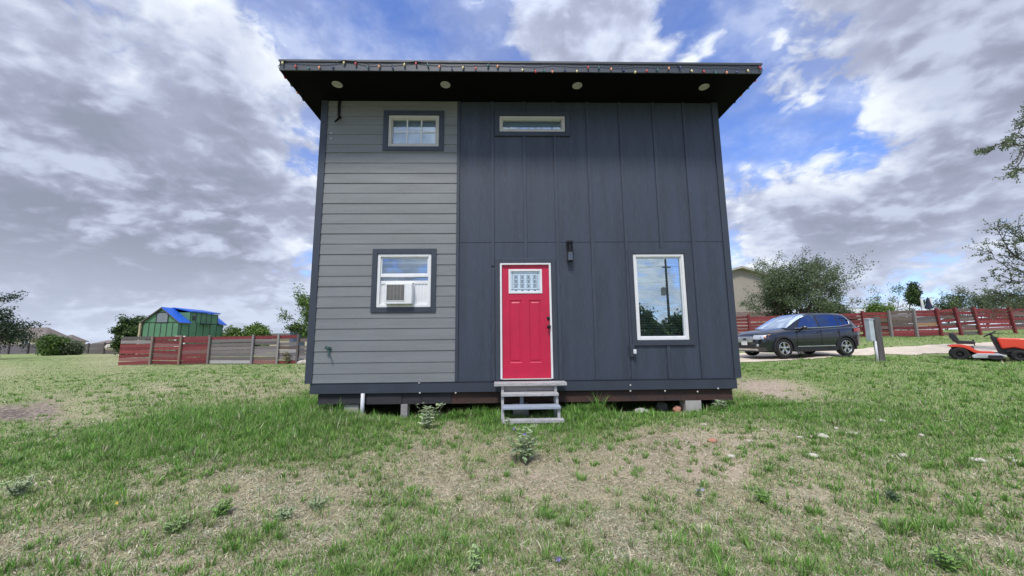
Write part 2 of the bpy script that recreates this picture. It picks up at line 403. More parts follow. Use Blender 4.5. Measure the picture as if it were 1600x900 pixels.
def build_grass():
    VX, VL, VS, VT = [], [], [], []
    off = [0]
    def blades(x, y, h, w, lean, colr, segs, seed_dir=None, flat=0.):
        n = len(x); z = H(x, y)-.006
        a = rng.uniform(0, 2*np.pi, n) if seed_dir is None else seed_dir
        dx, dy = np.cos(a), np.sin(a)
        b = a+np.pi/2+rng.normal(0, .5, n)
        wx, wy = np.cos(b)*w*.5, np.sin(b)*w*.5
        P = []
        ts = np.linspace(0, 1, segs+1)
        for t in ts[:-1]:
            ox, oy = dx*lean*h*t**1.7, dy*lean*h*t**1.7
            oz = h*t*(1-flat*.0)*(1-.25*lean*t)
            k = 1-.55*t
            P.append(np.stack([x+ox-wx*k, y+oy-wy*k, z+oz], -1)); P.append(np.stack([x+ox+wx*k, y+oy+wy*k, z+oz], -1))
        P.append(np.stack([x+dx*lean*h, y+dy*lean*h, z+h*(1-.25*lean)*np.clip(1.15-.4*lean, .25, 1)], -1))
        P = np.stack(P, 1); nv = P.shape[1]
        base = off[0]+np.arange(n)[:, None]*nv
        quads = []
        for s in range(segs-1): quads.append(base+np.array([2*s, 2*s+1, 2*s+3, 2*s+2]))
        tri = base+np.array([2*segs-2, 2*segs-1, 2*segs])
        L = np.concatenate(quads+[tri], 1)
        VX.append(P.reshape(-1, 3)); VL.append(L.ravel()); VS.append(np.tile(np.array([4]*(segs-1)+[3]), n))
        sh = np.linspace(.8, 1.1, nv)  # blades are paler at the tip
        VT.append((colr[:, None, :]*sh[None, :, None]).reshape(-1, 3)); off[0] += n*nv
    def sample(n, r0, r1, a0=-62, a1=62, p=1.0):
        u = rng.uniform(0, 1, n)
        r = r0*(r1/r0)**u
        t = np.radians(rng.uniform(a0, a1, n))
        return r*np.sin(t), r*np.cos(t), r
    def okmask(x, y):
        m_ = ~((x > -3.2) & (x < 4.0) & (y > 6.62) & (y < 11.6))
        return m_ & ~on_drive(x, y)
    pal = dict(brown=np.array([.24, .19, .125]), dry=np.array([.56, .48, .33]), straw=np.array([.76, .69, .51]), grey=np.array([.42, .46, .31]), green=np.array([.125, .265, .05]), bright=np.array([.25, .43, .09]), olive=np.array([.29, .35, .14]))
    def colour(g, n, lush):
        u = rng.uniform(0, 1, n); v = rng.uniform(0, 1, n)
        c = np.where((u < g)[:, None], np.where((v < .45)[:, None], pal['green'], np.where((v < .75)[:, None], pal['bright'], pal['olive'])),
                     np.where((v < .28)[:, None], pal['dry'], np.where((v < .5)[:, None], pal['straw'], np.where((v < .85)[:, None], pal['grey'], pal['brown']))))
        return c*rng.uniform(.72, 1.25, n)[:, None]*np.array([1, 1, 1])
    # scattered blades: thatch and short lawn
    for n, r0, r1, segs in ((560000, 1.3, 9, 2), (420000, 8, 70, 2)):
        x, y, r = sample(n, r0, r1)
        G, Hh, D, K = cover(x, y)
        big = fbm(x*1.1, y*1.1, 41, 3); fine = fbm(x*5, y*5, 77, 2)
        g = np.clip((G*1.15-.04)*(.34+.66*np.clip((r-4.2)/2, 0, 1))+(big-.5)*1.1+(fine-.5)*.8, 0, 1)
        keep = (rng.uniform(0, 1, n) < np.clip((D+.18)*(.6+fine), 0.1, 1)) & okmask(x, y)
        x, y, r, g, Hh, D = x[keep], y[keep], r[keep], g[keep], Hh[keep], D[keep]; n = len(x)
        isg = rng.uniform(0, 1, n) < g
        h = Hh*np.where(isg, rng.uniform(.5, 1.3, n), rng.uniform(.25, .8, n))*np.where(r > 9, .9, 1.)
        lean = np.where(isg, rng.uniform(.2, .9, n), rng.uniform(.8, 2.6, n))
        w = np.clip(.0035+.0007*r, .003, .03)*rng.uniform(.6, 1.3, n)
        c = colour(np.where(isg, 1., 0.), n, g)
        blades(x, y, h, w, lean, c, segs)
    # tufts
    n = 24000
    x, y, r = sample(n, 1.4, 26)
    G, Hh, D, K = cover(x, y)
    cl = fbm(x*2.2, y*2.2, 5, 3)
    keep = (rng.uniform(0, 1, n) < np.where(r > 8, .55, 1)*np.clip((G*.9+.12)*(cl*2.0-.35)*(.46+.54*np.clip((r-4.2)/2, 0, 1)), 0, 1)) & okmask(x, y)
    x, y, r, G, Hh = x[keep], y[keep], r[keep], G[keep], Hh[keep]
    nb = rng.integers(14, 34, len(x))
    I = np.repeat(np.arange(len(x)), nb); n = len(I)
    sp = rng.uniform(.015, .05, len(x))[I]*np.clip(1+r[I]*.04, 1, 2)
    a = rng.uniform(0, 2*np.pi, n); q = np.sqrt(rng.uniform(0, 1, n))
    bx, by = x[I]+np.cos(a)*q*sp, y[I]+np.sin(a)*q*sp
    hh = np.clip(Hh*1.3+.005, .045, .24)*rng.uniform(.6, 1.4, len(x)); h = hh[I]*rng.uniform(.5, 1.2, n)
    tone = rng.uniform(0, 1, len(x))[I]
    c = colour(np.clip(.97-.35*(tone > .75), 0, 1), n, None)
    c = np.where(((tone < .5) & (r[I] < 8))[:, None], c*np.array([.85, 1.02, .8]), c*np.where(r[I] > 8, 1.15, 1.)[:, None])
    w = np.clip(.0042+.0006*r[I], .003, .025)*rng.uniform(.7, 1.3, n)
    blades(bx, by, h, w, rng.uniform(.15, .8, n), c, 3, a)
    # matted dead grass between the tufts
    n = 620000; x, y, r = sample(n, 1.3, 9.5); G, Hh, D, K = cover(x, y); cl = fbm(x*3.3, y*3.3, 61, 3)
    k = okmask(x, y) & (rng.uniform(0, 1, n) < np.clip(.25+1.5*(cl-.35), .08, 1)*np.clip(D*1.3, .15, 1)*(1-.6*(G > .75))); x, y, r, cl = x[k], y[k], r[k], cl[k]; n = len(x)
    mp_ = np.array([[.22, .17, .11], [.46, .39, .26], [.80, .71, .55], [.44, .39, .27], [.42, .47, .30], [.26, .31, .15], [.86, .79, .63], [.34, .38, .22]])
    blades(x, y, rng.uniform(.012, .045, n), np.clip(.003+.0006*r, 0, .012)*rng.uniform(.6, 1.3, n)*(1+.6*(cl > .5)), rng.uniform(.8, 3.0, n), mp_[rng.integers(0, 8, n)]*rng.uniform(.75, 1.2, n)[:, None], 2)
    # long dry stalks lying about
    n = 5000; x, y, r = sample(n, 1.4, 12); k = okmask(x, y); x, y, r = x[k], y[k], r[k]; n = len(x)
    blades(x, y, rng.uniform(.03, .09, n), np.clip(.003+.0006*r, 0, .01), rng.uniform(1.5, 3., n), np.tile(pal['straw'], (n, 1))*rng.uniform(.8, 1.25, n)[:, None], 3)
    # strip of tall grass along the front of the house and at its left corner
    spots = []
    for px, py, sx, n_, h_ in ((492,642,.28,1000,.27),(500,654,.2,500,.15),(560,660,.3,350,.08),(600,656,.3,350,.09),(735,648,.22,520,.19),(762,650,.15,360,.22),(905,643,.22,620,.20),(918,636,.05,60,.42),(880,655,.15,250,.12),(950,652,.4,420,.09),(1030,650,.35,360,.08),(1160,630,.35,520,.13),(340,650,.6,900,.17),(300,662,.8,700,.13),(430,658,.9,900,.13),(1200,640,.6,400,.09),(800,668,.3,260,.09),(860,672,.3,260,.1),(860,648,.04,40,.22),(770,660,.13,420,.2),(890,655,.12,420,.2),(925,650,.18,380,.16),(700,655,.15,220,.14),(655,658,.12,200,.16),(560,648,.05,60,.3),(1010,650,.1,160,.14),(1120,642,.12,200,.15),(830,672,.3,300,.09)):
        p = hit(px, py); n = n_
        x = p.x+rng.normal(0, sx, n); y = np.minimum(p.y+rng.normal(0, .16 if sx < .5 else .3, n), np.where((p.x+rng.normal(0, .01, n)) < -3.2, 7.4, 6.6))
        h = h_*rng.uniform(.4, 1.25, n); rr = p.y
        c = colour(np.full(n, .96), n, None)*np.array([.9, 1.08, .85])
        blades(x, y, h, np.full(n, .006+.0003*rr)*rng.uniform(.7, 1.4, n), rng.uniform(.2, .9, n), c, 3)
    o = raw_mesh('lawn_grass', np.concatenate(VX), np.concatenate(VL), np.concatenate(VS), M['blade'], np.concatenate(VT))
    tag(o, kind='stuff')

# gravel drive -------------------------------------------------------
DR_F = [(1120,568),(1160,566),(1230,563),(1300,558.5),(1340,555),(1410,554),(1480,553),(1540,553),(1600,553)]
DR_B = [(1120,556),(1160,553),(1230,549.5),(1300,547.5),(1340,546),(1410,541.5),(1480,537.5),(1540,535.5),(1600,534)]
_f = [hit(*p) for p in DR_F]; _b = [hit(*p) for p in DR_B]
for L in (_f, _b):
    d0 = (L[0]-L[1]).normalized(); L.insert(0, L[0]+d0*7+Vector((0, 2.5, 0)))
    d1 = (L[-1]-L[-2]).normalized(); L.append(L[-1]+d1*15)
_fx, _fy = np.array([p.x for p in _f]), np.array([p.y for p in _f]); _bx, _by = np.array([p.x for p in _b]), np.array([p.y for p in _b])
def edge_n(x, y): return (fbm(x*1.3, y*1.3, 23, 3)-.5)*.7
def on_drive(x, y):
    f = np.interp(x, _fx, _fy); b = np.interp(x, _bx, _by)
    e = edge_n(x, y)
    return (y > f+e) & (y < b+e) & (x > _fx[0])
xs = np.linspace(_fx[0], min(_fx[-1], _bx[-1]), 160)
P = []
for x in xs:
    f, b = float(np.interp(x, _fx, _fy)), float(np.interp(x, _bx, _by)); row = []
    for k in range(15):
        y = f+(b-f)*k/14
        e = float(edge_n(np.array([x]), np.array([y]))[0]) if k in (0, 14) else 0.
        row.append((x, y+e, Hs(x, y+e)+.014))
    P.append(row)
M['gravel'] = pm('pale_gravel', (.72, .62, .48), .95, col2=(.58, .49, .37), vscale=3, bump=.8, bscale=45, fine=(16, .5, (.32, .27, .22)))
tag(MB().grid([r for r in P]).build('gravel_drive', M['gravel'], smooth=True), kind='structure')
build_grass()

# ------------------------------------------------------------------ sky
def build_world():
    w = bpy.data.worlds.new('World'); scene.world = w; w.use_nodes = True; nt = w.node_tree
    nt.nodes.clear(); out = nd(nt, 'ShaderNodeOutputWorld')
    sky = nd(nt, 'ShaderNodeTexSky', sky_type='NISHITA'); sky.sun_disc = False
    sky.sun_elevation = SUN_EL; sky.sun_rotation = SUN_ROT; sky.air_density = 1.0; sky.dust_density = .4; sky.ozone_density = 3.0
    b1 = nd(nt, 'ShaderNodeBackground'); b1.inputs[1].default_value = .15
    nt.links.new(mixc(nt, 1., sky.outputs[0], (.72, .82, 1.18), 'MULTIPLY'), b1.inputs[0])
    tc = nd(nt, 'ShaderNodeTexCoord'); D = vm(nt, 'NORMALIZE', tc.outputs['Generated'])
    sx = nd(nt, 'ShaderNodeSeparateXYZ'); nt.links.new(D, sx.inputs[0])
    z = mth(nt, 'MAXIMUM', sx.outputs[2], 0.0)
    # nearly isotropic lumps overhead, flattened and smaller towards the horizon
    fl = mth(nt, 'DIVIDE', 1.6, mth(nt, 'ADD', z, .62))
    cb = nd(nt, 'ShaderNodeCombineXYZ')
    nt.links.new(mth(nt, 'MULTIPLY', sx.outputs[0], fl), cb.inputs[0]); nt.links.new(mth(nt, 'MULTIPLY', sx.outputs[1], fl), cb.inputs[1])
    nt.links.new(mth(nt, 'MULTIPLY', mth(nt, 'MULTIPLY', z, fl), 1.75), cb.inputs[2])
    P = vm(nt, 'ADD', cb.outputs[0], SKYOFF)
    def dens(off, fine=True):
        p = vm(nt, 'ADD', P, off) if off else P
        wv = noise(nt, p, 4.0, 3, .55, 0, 1)
        p2 = vm(nt, 'ADD', p, vm(nt, 'SCALE', vm(nt, 'SUBTRACT', wv, (.5, .5, .5)), None, .16))
        big = noise(nt, p2, 1.5, 2, .5)
        med = noise(nt, p2, 3.6, 10 if fine else 3, .60)
        o = mth(nt, 'ADD', mth(nt, 'MULTIPLY', big, .66), mth(nt, 'MULTIPLY', med, .48))
        bl = noise(nt, p2, 6.0, 5 if fine else 2, .5)          # billows: rounded lumps with creases between them
        bl = mth(nt, 'ABSOLUTE', mth(nt, 'SUBTRACT', bl, .5))
        return mth(nt, 'ADD', o, mth(nt, 'MULTIPLY', bl, .42))
    d0 = dens(None)
    d1 = dens((-.01, -.02, .07)); d2 = dens((-.02, -.04, .24), False)
    bias = None
    def lobe(px, py, width, amt):
        v = ray(px, py).normalized()
        return mth(nt, 'MULTIPLY', ss(nt, vm(nt, 'DOT_PRODUCT', D, tuple(v)), math.cos(R_(width)), 1.), amt)
    # openings to the blue sky and thick banks, by direction
    for a in LOBES:
        l = lobe(*a); bias = l if bias is None else mth(nt, 'ADD', bias, l)
    t0 = mth(nt, 'ADD', mth(nt, 'ADD', d0, bias), ss(nt, sx.outputs[2], .02, .30, .10, 0.))
    cov = ss(nt, t0, .52, .63)
    veil = mth(nt, 'MULTIPLY', ss(nt, noise(nt, P, 2.0, 6, .6), .34, .66), .55)      # thin high cloud in the gaps
    cov = mth(nt, 'MAXIMUM', cov, veil)
    thick = ss(nt, t0, .58, .82)
    lit = ss(nt, mth(nt, 'SUBTRACT', d0, mth(nt, 'ADD', mth(nt, 'MULTIPLY', d1, .5), mth(nt, 'MULTIPLY', d2, .5))), -.085, .10)
    shade = mth(nt, 'ADD', mth(nt, 'MULTIPLY', lit, .66), mth(nt, 'MULTIPLY', mth(nt, 'SUBTRACT', 1., thick), .46))
    cr = nd(nt, 'ShaderNodeValToRGB'); nt.links.new(shade, cr.inputs[0])
    e = cr.color_ramp.elements; e[0].position = .08; e[0].color = (.215, .24, .315, 1); e[1].position = 1.0; e[1].color = (.66, .70, .765, 1)
    k = e.new(.38); k.color = (.28, .305, .405, 1); k = e.new(.66); k.color = (.42, .465, .585, 1)
    hz = ss(nt, sx.outputs[2], .0, .24, 1., 0.)
    ccol = mixc(nt, mth(nt, 'MULTIPLY', hz, .55), cr.outputs[0], (.52, .58, .70))
    # an overcast sky is brighter towards the zenith
    b2 = nd(nt, 'ShaderNodeBackground'); nt.links.new(ccol, b2.inputs[0]); nt.links.new(ss(nt, sx.outputs[2], .55, .95, 1.0, ZEN), b2.inputs[1])
    mx = nd(nt, 'ShaderNodeMixShader'); nt.links.new(cov, mx.inputs[0]); nt.links.new(b1.outputs[0], mx.inputs[1]); nt.links.new(b2.outputs[0], mx.inputs[2])
    nt.links.new(mx.outputs[0], out.inputs[0])
ZEN = 1.7
SKYOFF = (4.4, 9.1, 5.2)
LOBES = ((560, 70, 14, -.10), (1225, 120, 11, -.12), (1335, 215, 7, -.13), (1120, 20, 9, -.09), (475, 250, 7, -.07), (1150, 250, 7, -.08), (650, 20, 10, -.07),
         (180, 320, 32, .11), (1490, 110, 20, .17), (900, 50, 12, .12), (60, 130, 26, .05), (1400, 380, 20, -.06), (300, 440, 26, .04), (1300, 320, 12, .05))
SUN_EL, SUN_AZ = R_(57), R_(194)   # azimuth clockwise from +Y: behind the photographer, a little to the left
SUN_ROT = SUN_AZ
build_world()
sl = bpy.data.lights.new('sun', 'SUN'); sl.energy = 2.2; sl.angle = R_(11); sl.color = (1, .95, .88)
so = bpy.data.objects.new('sun', sl); COL.objects.link(so); so.location = (0, -20, 40)
sdir = Vector((math.sin(SUN_AZ)*math.cos(SUN_EL), math.cos(SUN_AZ)*math.cos(SUN_EL), math.sin(SUN_EL)))
so.rotation_euler = sdir.to_track_quat('Z', 'Y').to_euler()
scene.view_settings.view_transform = 'Standard'; scene.view_settings.look = 'None'
scene.view_settings.exposure = EXPO = 0.5; scene.view_settings.gamma = 1.0
scene.render.engine = 'CYCLES'
scene.cycles.max_bounces = 8; scene.cycles.transparent_max_bounces = 24
scene.cycles.use_denoising = True
# ================================================================== house
FY = 6.69          # plane of the vertical panel siding
Z0 = CAM_Z
hz_ = Hs(.4, FY)
house = thing('tiny_house', 'two-storey tiny house with grey lap siding, charcoal panels and red door', 'house', (.4, FY, .35))
XL, XR = -3.384, 4.17
ZB, ZT = .88, 6.13
W_UP = (-2.126, -1.176, 3.571+Z0, 4.198+Z0)
W_LOW = (-2.231, -1.276, .567+Z0, 1.53+Z0)
W_STRIP = (-.046, 1.204, 3.874+Z0, 4.194+Z0)
W_TALL = (2.366, 3.303, -.051+Z0, 1.508+Z0)
DOOR = (-.052, .868, .905, 2.955)
DEPTH = 4.7
# wall shell --------------------------------------------------------
b = MB(); b.wall(-.834, 4.06, ZB, ZT, FY, FY+.1, [W_STRIP, W_TALL, DOOR]); b.build('panel_siding', M['panel'], house)
b = MB(); b.wall(XL+.03, -.834, ZB, ZT, FY+.012, FY+.1, [W_UP, W_LOW]); b.build('wall_sheathing', M['trim'], house)
b = MB()
b.box(XL+.03, XL+.13, FY+.1, FY+DEPTH, ZB, ZT-.02); b.box(XR-.13, XR-.03, FY+.1, FY+DEPTH, ZB, ZT-.02); b.box(XL+.03, XR-.03, FY+DEPTH, FY+DEPTH+.1, ZB, ZT-.1)
b.build('outer_wall', M['panel'], house)
b = MB(); b.box(XL+.13, XR-.13, FY+.1, FY+DEPTH, ZB-.1, ZB+.02); b.box(XL+.13, XR-.13, FY+.1, FY+DEPTH, 4.0, 4.15); b.box(-.88, -.78, FY+.1, FY+DEPTH, ZB+.02, 4.0)
b.build('interior_floor', M['darkroom'], house)
# lap siding ----------------------------------------------------------
b = MB()
ex, CW = .1895, 0
laps = [ZB-.0]
zlap = [-.566, -.381, -.185, .003, .202, .381, .573, .766, .949, 1.133, 1.33, 1.529, 1.718, 1.908, 2.093, 2.28, 2.474, 2.67, 2.861, 3.053, 3.253, 3.454, 3.619, 3.811, 4.004, 4.172, 4.37, 4.53]
edges = [ZB]+[z+Z0 for z in zlap]
holes = [W_UP, W_LOW]
lx0, lx1 = -3.262, -.838
for a, c in zip(edges[:-1], edges[1:]):
    zs = sorted({a, c, *[h for q in holes for h in q[2:] if a < h < c]})
    jit, rot = random.uniform(-.0025, .0015), random.uniform(.009, .0125)
    def yl(z): return FY-.0185+jit+rot*(z-a)/(c-a)
    for p, q in zip(zs[:-1], zs[1:]):
        mid = (p+q)/2; cuts = [lx0]
        for h in holes:
            if h[2] < mid < h[3]: cuts += [h[0], h[1]]
        cuts.append(lx1)
        for x0, x1 in zip(cuts[::2], cuts[1::2]):
            jz = 0
            b._add([(x0, yl(p), p), (x1, yl(p), p), (x1, yl(q), q), (x0, yl(q), q), (x0, FY+.011, p), (x1, FY+.011, p), (x1, FY+.011, q), (x0, FY+.011, q)],
                   [(0, 1, 2, 3), (4, 7, 6, 5), (0, 4, 5, 1), (3, 2, 6, 7), (0, 3, 7, 4), (1, 5, 6, 2)])
b.build('lap_siding', M['siding'], house)
# corner trims, seam trim, skirt board ---------------------------------
b = MB(); b.box(XL, -3.262, FY-.032, FY+.012, ZB-.005, ZT-.003); b.box(XL, XL+.028, FY+.0125, FY+.14, ZB-.005, ZT-.003)
b.build('corner_trim', M['trim'], house, bevel=.003)
b = MB(); b.box(4.055, XR, FY-.024, FY-.001, ZB+.003, ZT-.003); b.box(XR-.028, XR, FY, FY+.13, ZB+.003, ZT-.003)
b.build('corner_trim', M['trim'], house, bevel=.003)
b = MB(); b.box(-.8375, -.785, FY-.026, FY-.001, ZB+.002, ZT-.003); b.build('seam_trim', M['trim'], house, bevel=.003)
b = MB(); b.box(-3.298, 4.091, FY-.008, FY+.05, .698, ZB-.006); b.box(-3.298, -3.26, FY+.052, FY+DEPTH, .70, ZB-.006); b.box(4.05, 4.091, FY+.052, FY+DEPTH, .70, ZB-.006)
sk = b.build('skirt_board', M['trim'], house, bevel=.003)
b = MB(); b.box(XL+.02, XR-.02, FY-.02, FY-.0085, ZB-.006, ZB-.001); b.build('flashing', M['trim'], house)
# battens -----------------------------------------------------------
b = MB()
def bat(x, z0, z1, w=.057): b.box(x-w/2, x+w/2, FY-.02, FY-.0005, z0, z1)
tt = ZT-.004; tb = ZB+.003
bat(-.172, ZB+.003, 2.86); bat(-.172, 3.06, tt) if False else bat(-.178, 2.9, tt)
bat(.42, 3.03, 3.796+Z0-.003); bat(.42, 4.275+Z0, tt)
bat(1.0, tb, 3.796+Z0-.003); bat(1.0, 4.275+Z0, tt)
for x in (1.637, 3.503): bat(x, tb, tt)
bat(2.262, tb, tt)
bat(2.91, W_TALL[3]+.095, tt); bat(2.91, tb, W_TALL[2]-.1)
b.build('battens', M['panel'], house, bevel=.003)
b = MB()
bx = [-.785, -.172-.03, -.172+.03, .98-.01, 1.03, 1.607, 1.667, 2.232, 2.292, 3.473, 3.533, 4.055]
for x0, x1 in zip(bx[::2], bx[1::2]): b.box(x0+.001, x1-.001, FY-.006, FY-.0005, 3.337, 3.345)
b.build('seam_flashing', M['trim'], house)
# trims round the openings ---------------------------------------------
def trim(name, w, m_, y0, y1, mat='trim', parent=None, mb=None):
    q = MB(); q.frame(w[0]-m_, w[1]+m_, w[2]-(mb or m_), w[3]+m_, m_-.002, y0, y1, (mb or m_)-.002); return q.build(name, M[mat], parent or house, bevel=.003)
def add_window(w, fw, y0, glassmat, frame_mat, tm, mb=None, y_trim=(-.034, -.001)):
    f = MB(); f.frame(w[0]+.003, w[1]-.003, w[2]+.003, w[3]-.003, fw, FY+y0, FY+.07)
    f.frame(w[0]+fw+.003, w[1]-fw-.003, w[2]+fw+.003, w[3]-fw-.003, .018, FY+y0+.018, FY+.06)
    fr = f.build('window', M[frame_mat], house, bevel=.004)
    trim('trim', w, tm, FY+y_trim[0], FY+y_trim[1], 'trim', fr, mb)
    g = MB(); e = fw+.021-.006
    g.box(w[0]+e, w[1]-e, FY+.034, FY+.04, w[2]+e, w[3]-e)
    g.build('pane', M[glassmat], fr)
    return fr
wu = add_window(W_UP, .052, -.018, 'glass_hi', 'cream', .09, None, (-.036, -.0005))
g = MB()
ux = W_UP[1]-W_UP[0]
for k in (1, 2): x = W_UP[0]+.075+(ux-.15)*k/3; g.box(x-.011, x+.011, FY+.024, FY+.031, W_UP[2]+.075, W_UP[3]-.075)
zc = (W_UP[2]+W_UP[3])/2
xa = [W_UP[0]+.075+(ux-.15)*k/3 for k in range(4)]
for k in range(3): g.box(xa[k]+.012, xa[k+1]-.012, FY+.024, FY+.031, zc-.011, zc+.011)
g.build('muntin', M['vinyl'], wu)
g = MB(); g.box(W_UP[0]+.06, W_UP[1]-.06, FY+.085, FY+.09, W_UP[2]+.05, W_UP[3]-.05); g.build('blind', M['paleblind'], wu)
ws = add_window(W_STRIP, .05, -.018, 'glass_hi', 'cream', .088)
g = MB(); g.box(W_STRIP[0]+.06, W_STRIP[1]-.06, FY+.085, FY+.09, W_STRIP[2]+.04, W_STRIP[3]-.04); g.build('blind', M['paleblind'], ws)
wt = add_window(W_TALL, .05, -.016, 'glass', 'vinyl', .09)
g = MB(); z = W_TALL[2]+.09
while z < W_TALL[3]-.08:
    g.box(W_TALL[0]+.075, W_TALL[1]-.075, -.024, .024, -.0015, .0015, Matrix.Translation((0, FY+.115, z)) @ Matrix.Rotation(R_(-38), 4, 'X')); z += .046
g.box(W_TALL[0]+.075, W_TALL[1]-.075, FY+.095, FY+.135, W_TALL[2]+.055, W_TALL[2]+.075)
g.build('blind', M['blind'], wt)
# single-hung lower window
w = W_LOW
f = MB(); f.frame(w[0]+.003, w[1]-.003, w[2]+.003, w[3]-.003, .05, FY-.016, FY+.07)
f.box(w[0]+.055, w[1]-.055, FY-.004, FY+.06, 1.13+Z0-.02, 1.13+Z0+.022)       # meeting rail of the upper sash
f.frame(w[0]+.055, w[1]-.055, 1.155+Z0, w[3]-.055, .02, FY+.01, FY+.05)
wl = f.build('window', M['vinyl'], house, bevel=.004)
trim('trim', w, .09, FY-.036, FY-.0005, 'trim', wl)
f = MB(); f.box(w[0]+.056, w[1]-.056, FY+.02, FY+.06, 1.0+Z0, 1.045+Z0); f.box(w[0]+.056, w[1]-.056, FY+.06, FY+.075, 1.36+Z0, 1.40+Z0); f.build('sash_rail', M['vinyl'], wl, bevel=.003)
f = MB(); f.box(w[0]+.078, w[1]-.078, FY+.026, FY+.032, 1.158+Z0, w[3]-.078); f.box(w[0]+.058, w[1]-.058, FY+.045, FY+.05, 1.047+Z0, 1.109+Z0); f.build('pane', M['glass_hi'], wl)
f = MB(); f.box(w[0]+.078, w[1]-.078, FY+.12, FY+.125, 1.18+Z0, 1.30+Z0); f.build('blind', M['blind'], wl)
# door ----------------------------------------------------------------
x0, x1, z0, z1 = DOOR
f = MB(); f.box(x0+.002, x0+.036, FY-.022, FY+.09, z0, z1-.002); f.box(x1-.036, x1-.002, FY-.022, FY+.09, z0, z1-.002); f.box(x0+.036, x1-.036, FY-.022, FY+.09, z1-.036, z1-.002)
dfr = f.build('door_frame', M['vinyl'], house, bevel=.003)
trim('trim', (x0, x1, z0+.08, z1), .085, FY-.03, FY-.0005, 'trim', dfr) if False else None
f = MB(); f.box(x0-.083, x0-.001, FY-.03, FY-.0005, ZB+.004, z1+.083); f.box(x1+.001, x1+.083, FY-.03, FY-.0005, ZB+.004, z1+.083); f.box(x0-.001, x1+.001, FY-.03, FY-.0005, z1+.001, z1+.083)
f.build('trim', M['trim'], dfr, bevel=.003)
dx0, dx1, dz0, dz1 = x0+.038, x1-.038, z0+.012, z1-.04
lite = (.105, .707, .80+Z0, 1.242+Z0)
p1, p2 = (.117, .335, -.42+Z0, .68+Z0), (.468, .680, -.42+Z0, .68+Z0)
f = MB(); yd = FY+.02
f.wall(dx0, dx1, dz0, dz1, yd, yd+.042, [lite, p1, p2])
for p in (p1, p2):
    def rect(i, y): return [(p[0]+i, y, p[2]+i), (p[1]-i, y, p[2]+i), (p[1]-i, y, p[3]-i), (p[0]+i, y, p[3]-i)]
    rs = [rect(0, yd+.0005), rect(.014, yd+.012), rect(.03, yd+.012), rect(.05, yd+.003)]
    for a, c in zip(rs[:-1], rs[1:]):
        for k in range(4): f.poly([a[k], a[(k+1) % 4], c[(k+1) % 4], c[k]])
    f.poly(rs[-1])
door = f.build('door', M['door'], house, bevel=.002)
f = MB(); f.frame(lite[0], lite[1], lite[2], lite[3], .04, yd-.012, yd+.03); dl = f.build('lite_frame', M['vinyl'], door, bevel=.004)
f = MB(); f.box(lite[0]+.041, lite[1]-.041, yd+.006, yd+.016, lite[2]+.041, lite[3]-.041); f.build('leaded_glass', M['lite'], door)
f = MB(); a0, a1, c0, c1 = lite[0]+.045, lite[1]-.045, lite[2]+.045, lite[3]-.045
def bar(xa, xb, za, zb): f.box(xa, xb, yd+.002, yd+.0055, za, zb)
for zz in (c0+.03, c1-.03): bar(a0, a1, zz-.003, zz+.003)
for xx in (a0+.03, a1-.03): bar(xx-.003, xx+.003, c0, c0+.026); bar(xx-.003, xx+.003, c0+.034, c1-.034); bar(xx-.003, xx+.003, c1-.026, c1)
for i in range(4):
    cx = a0+.03+(a1-a0-.06)*(i+.5)/4
    for j in range(3):
        cz = c0+.055+(c1-c0-.11)*(j+.5)/3
        for s in (-1, 1):
            bar(cx+s*.028-.003, cx+s*.028+.003, cz-.036, cz+.036)
        bar(cx-.024, cx+.024, cz+.022, cz+.028); bar(cx-.024, cx+.024, cz-.028, cz-.022)
        bar(cx-.013, cx+.013, cz-.013, cz+.013)
    bar(cx-.02, cx+.02, c0+.006, c0+.02)
f.build('lead_came', M['lead'], door)
f = MB(); f.lathe([(.028, 0), (.03, .012), (.014, .02), (.013, .045), (.031, .06), (.033, .075), (.022, .09), (.004, .092)], (.808, yd, .205+Z0), (0, -1, 0), 20); f.build('handle', M['blackmetal'], door, smooth=True)
f = MB(); f.lathe([(.028, 0), (.03, .012), (.027, .022), (.012, .026), (.01, .03)], (.808, yd, .355+Z0), (0, -1, 0), 20); f.box(.804, .812, yd-.045, yd-.03, .34+Z0, .37+Z0); f.build('deadbolt', M['blackmetal'], door)
f = MB(); f.box(x0+.037, x1-.037, FY-.05, FY+.08, z0-.004, z0+.01); f.build('threshold', M['cream'], door, bevel=.003)
# roof -----------------------------------------------------------------
RF = 5.87; xl, xr = -3.723, 4.508; zs = .767*RF+Z0; sl_ = -.019
def zr(y): return zs+sl_*(y-RF)
RB = FY+DEPTH+.5
b = MB(); b.prism([(xl, RF+.022, zr(RF)), (xl, RB, zr(RB)), (xl, RB, zr(RB)+.012), (xl, RF+.022, zr(RF)+.012)], (xr-xl, 0, 0))
soffit = None
roof = MB().prism([(xl, RF+.002, zr(RF)+.163), (xl, RB, zr(RB)+.163), (xl, RB, zr(RB)+.19), (xl, RF+.002, zr(RF)+.19)], (xr-xl, 0, 0)).build('roof', M['fascia'], house)
b.build('soffit', M['soffit'], roof)
b = MB(); b.box(xl, xr, RF, RF+.02, zs-.002, zs+.158); b.prism([(xl, RF+.021, zr(RF)+.013), (xl, RB, zr(RB)+.013), (xl, RB, zr(RB)+.161), (xl, RF+.021, zr(RF)+.161)], (.02, 0, 0)); b.prism([(xr-.02, RF+.021, zr(RF)+.013), (xr-.02, RB, zr(RB)+.013), (xr-.02, RB, zr(RB)+.161), (xr-.02, RF+.021, zr(RF)+.161)], (.02, 0, 0))
b.build('fascia', M['fascia'], roof, bevel=.003)
b = MB(); b.box(xl-.012, xr+.012, RF-.014, RF-.002, zs+.15, zs+.186); b.box(xl-.012, xr+.012, RF-.0015, RF+.1, zs+.191, zs+.196); b.build('drip_edge', M['drip'], roof)
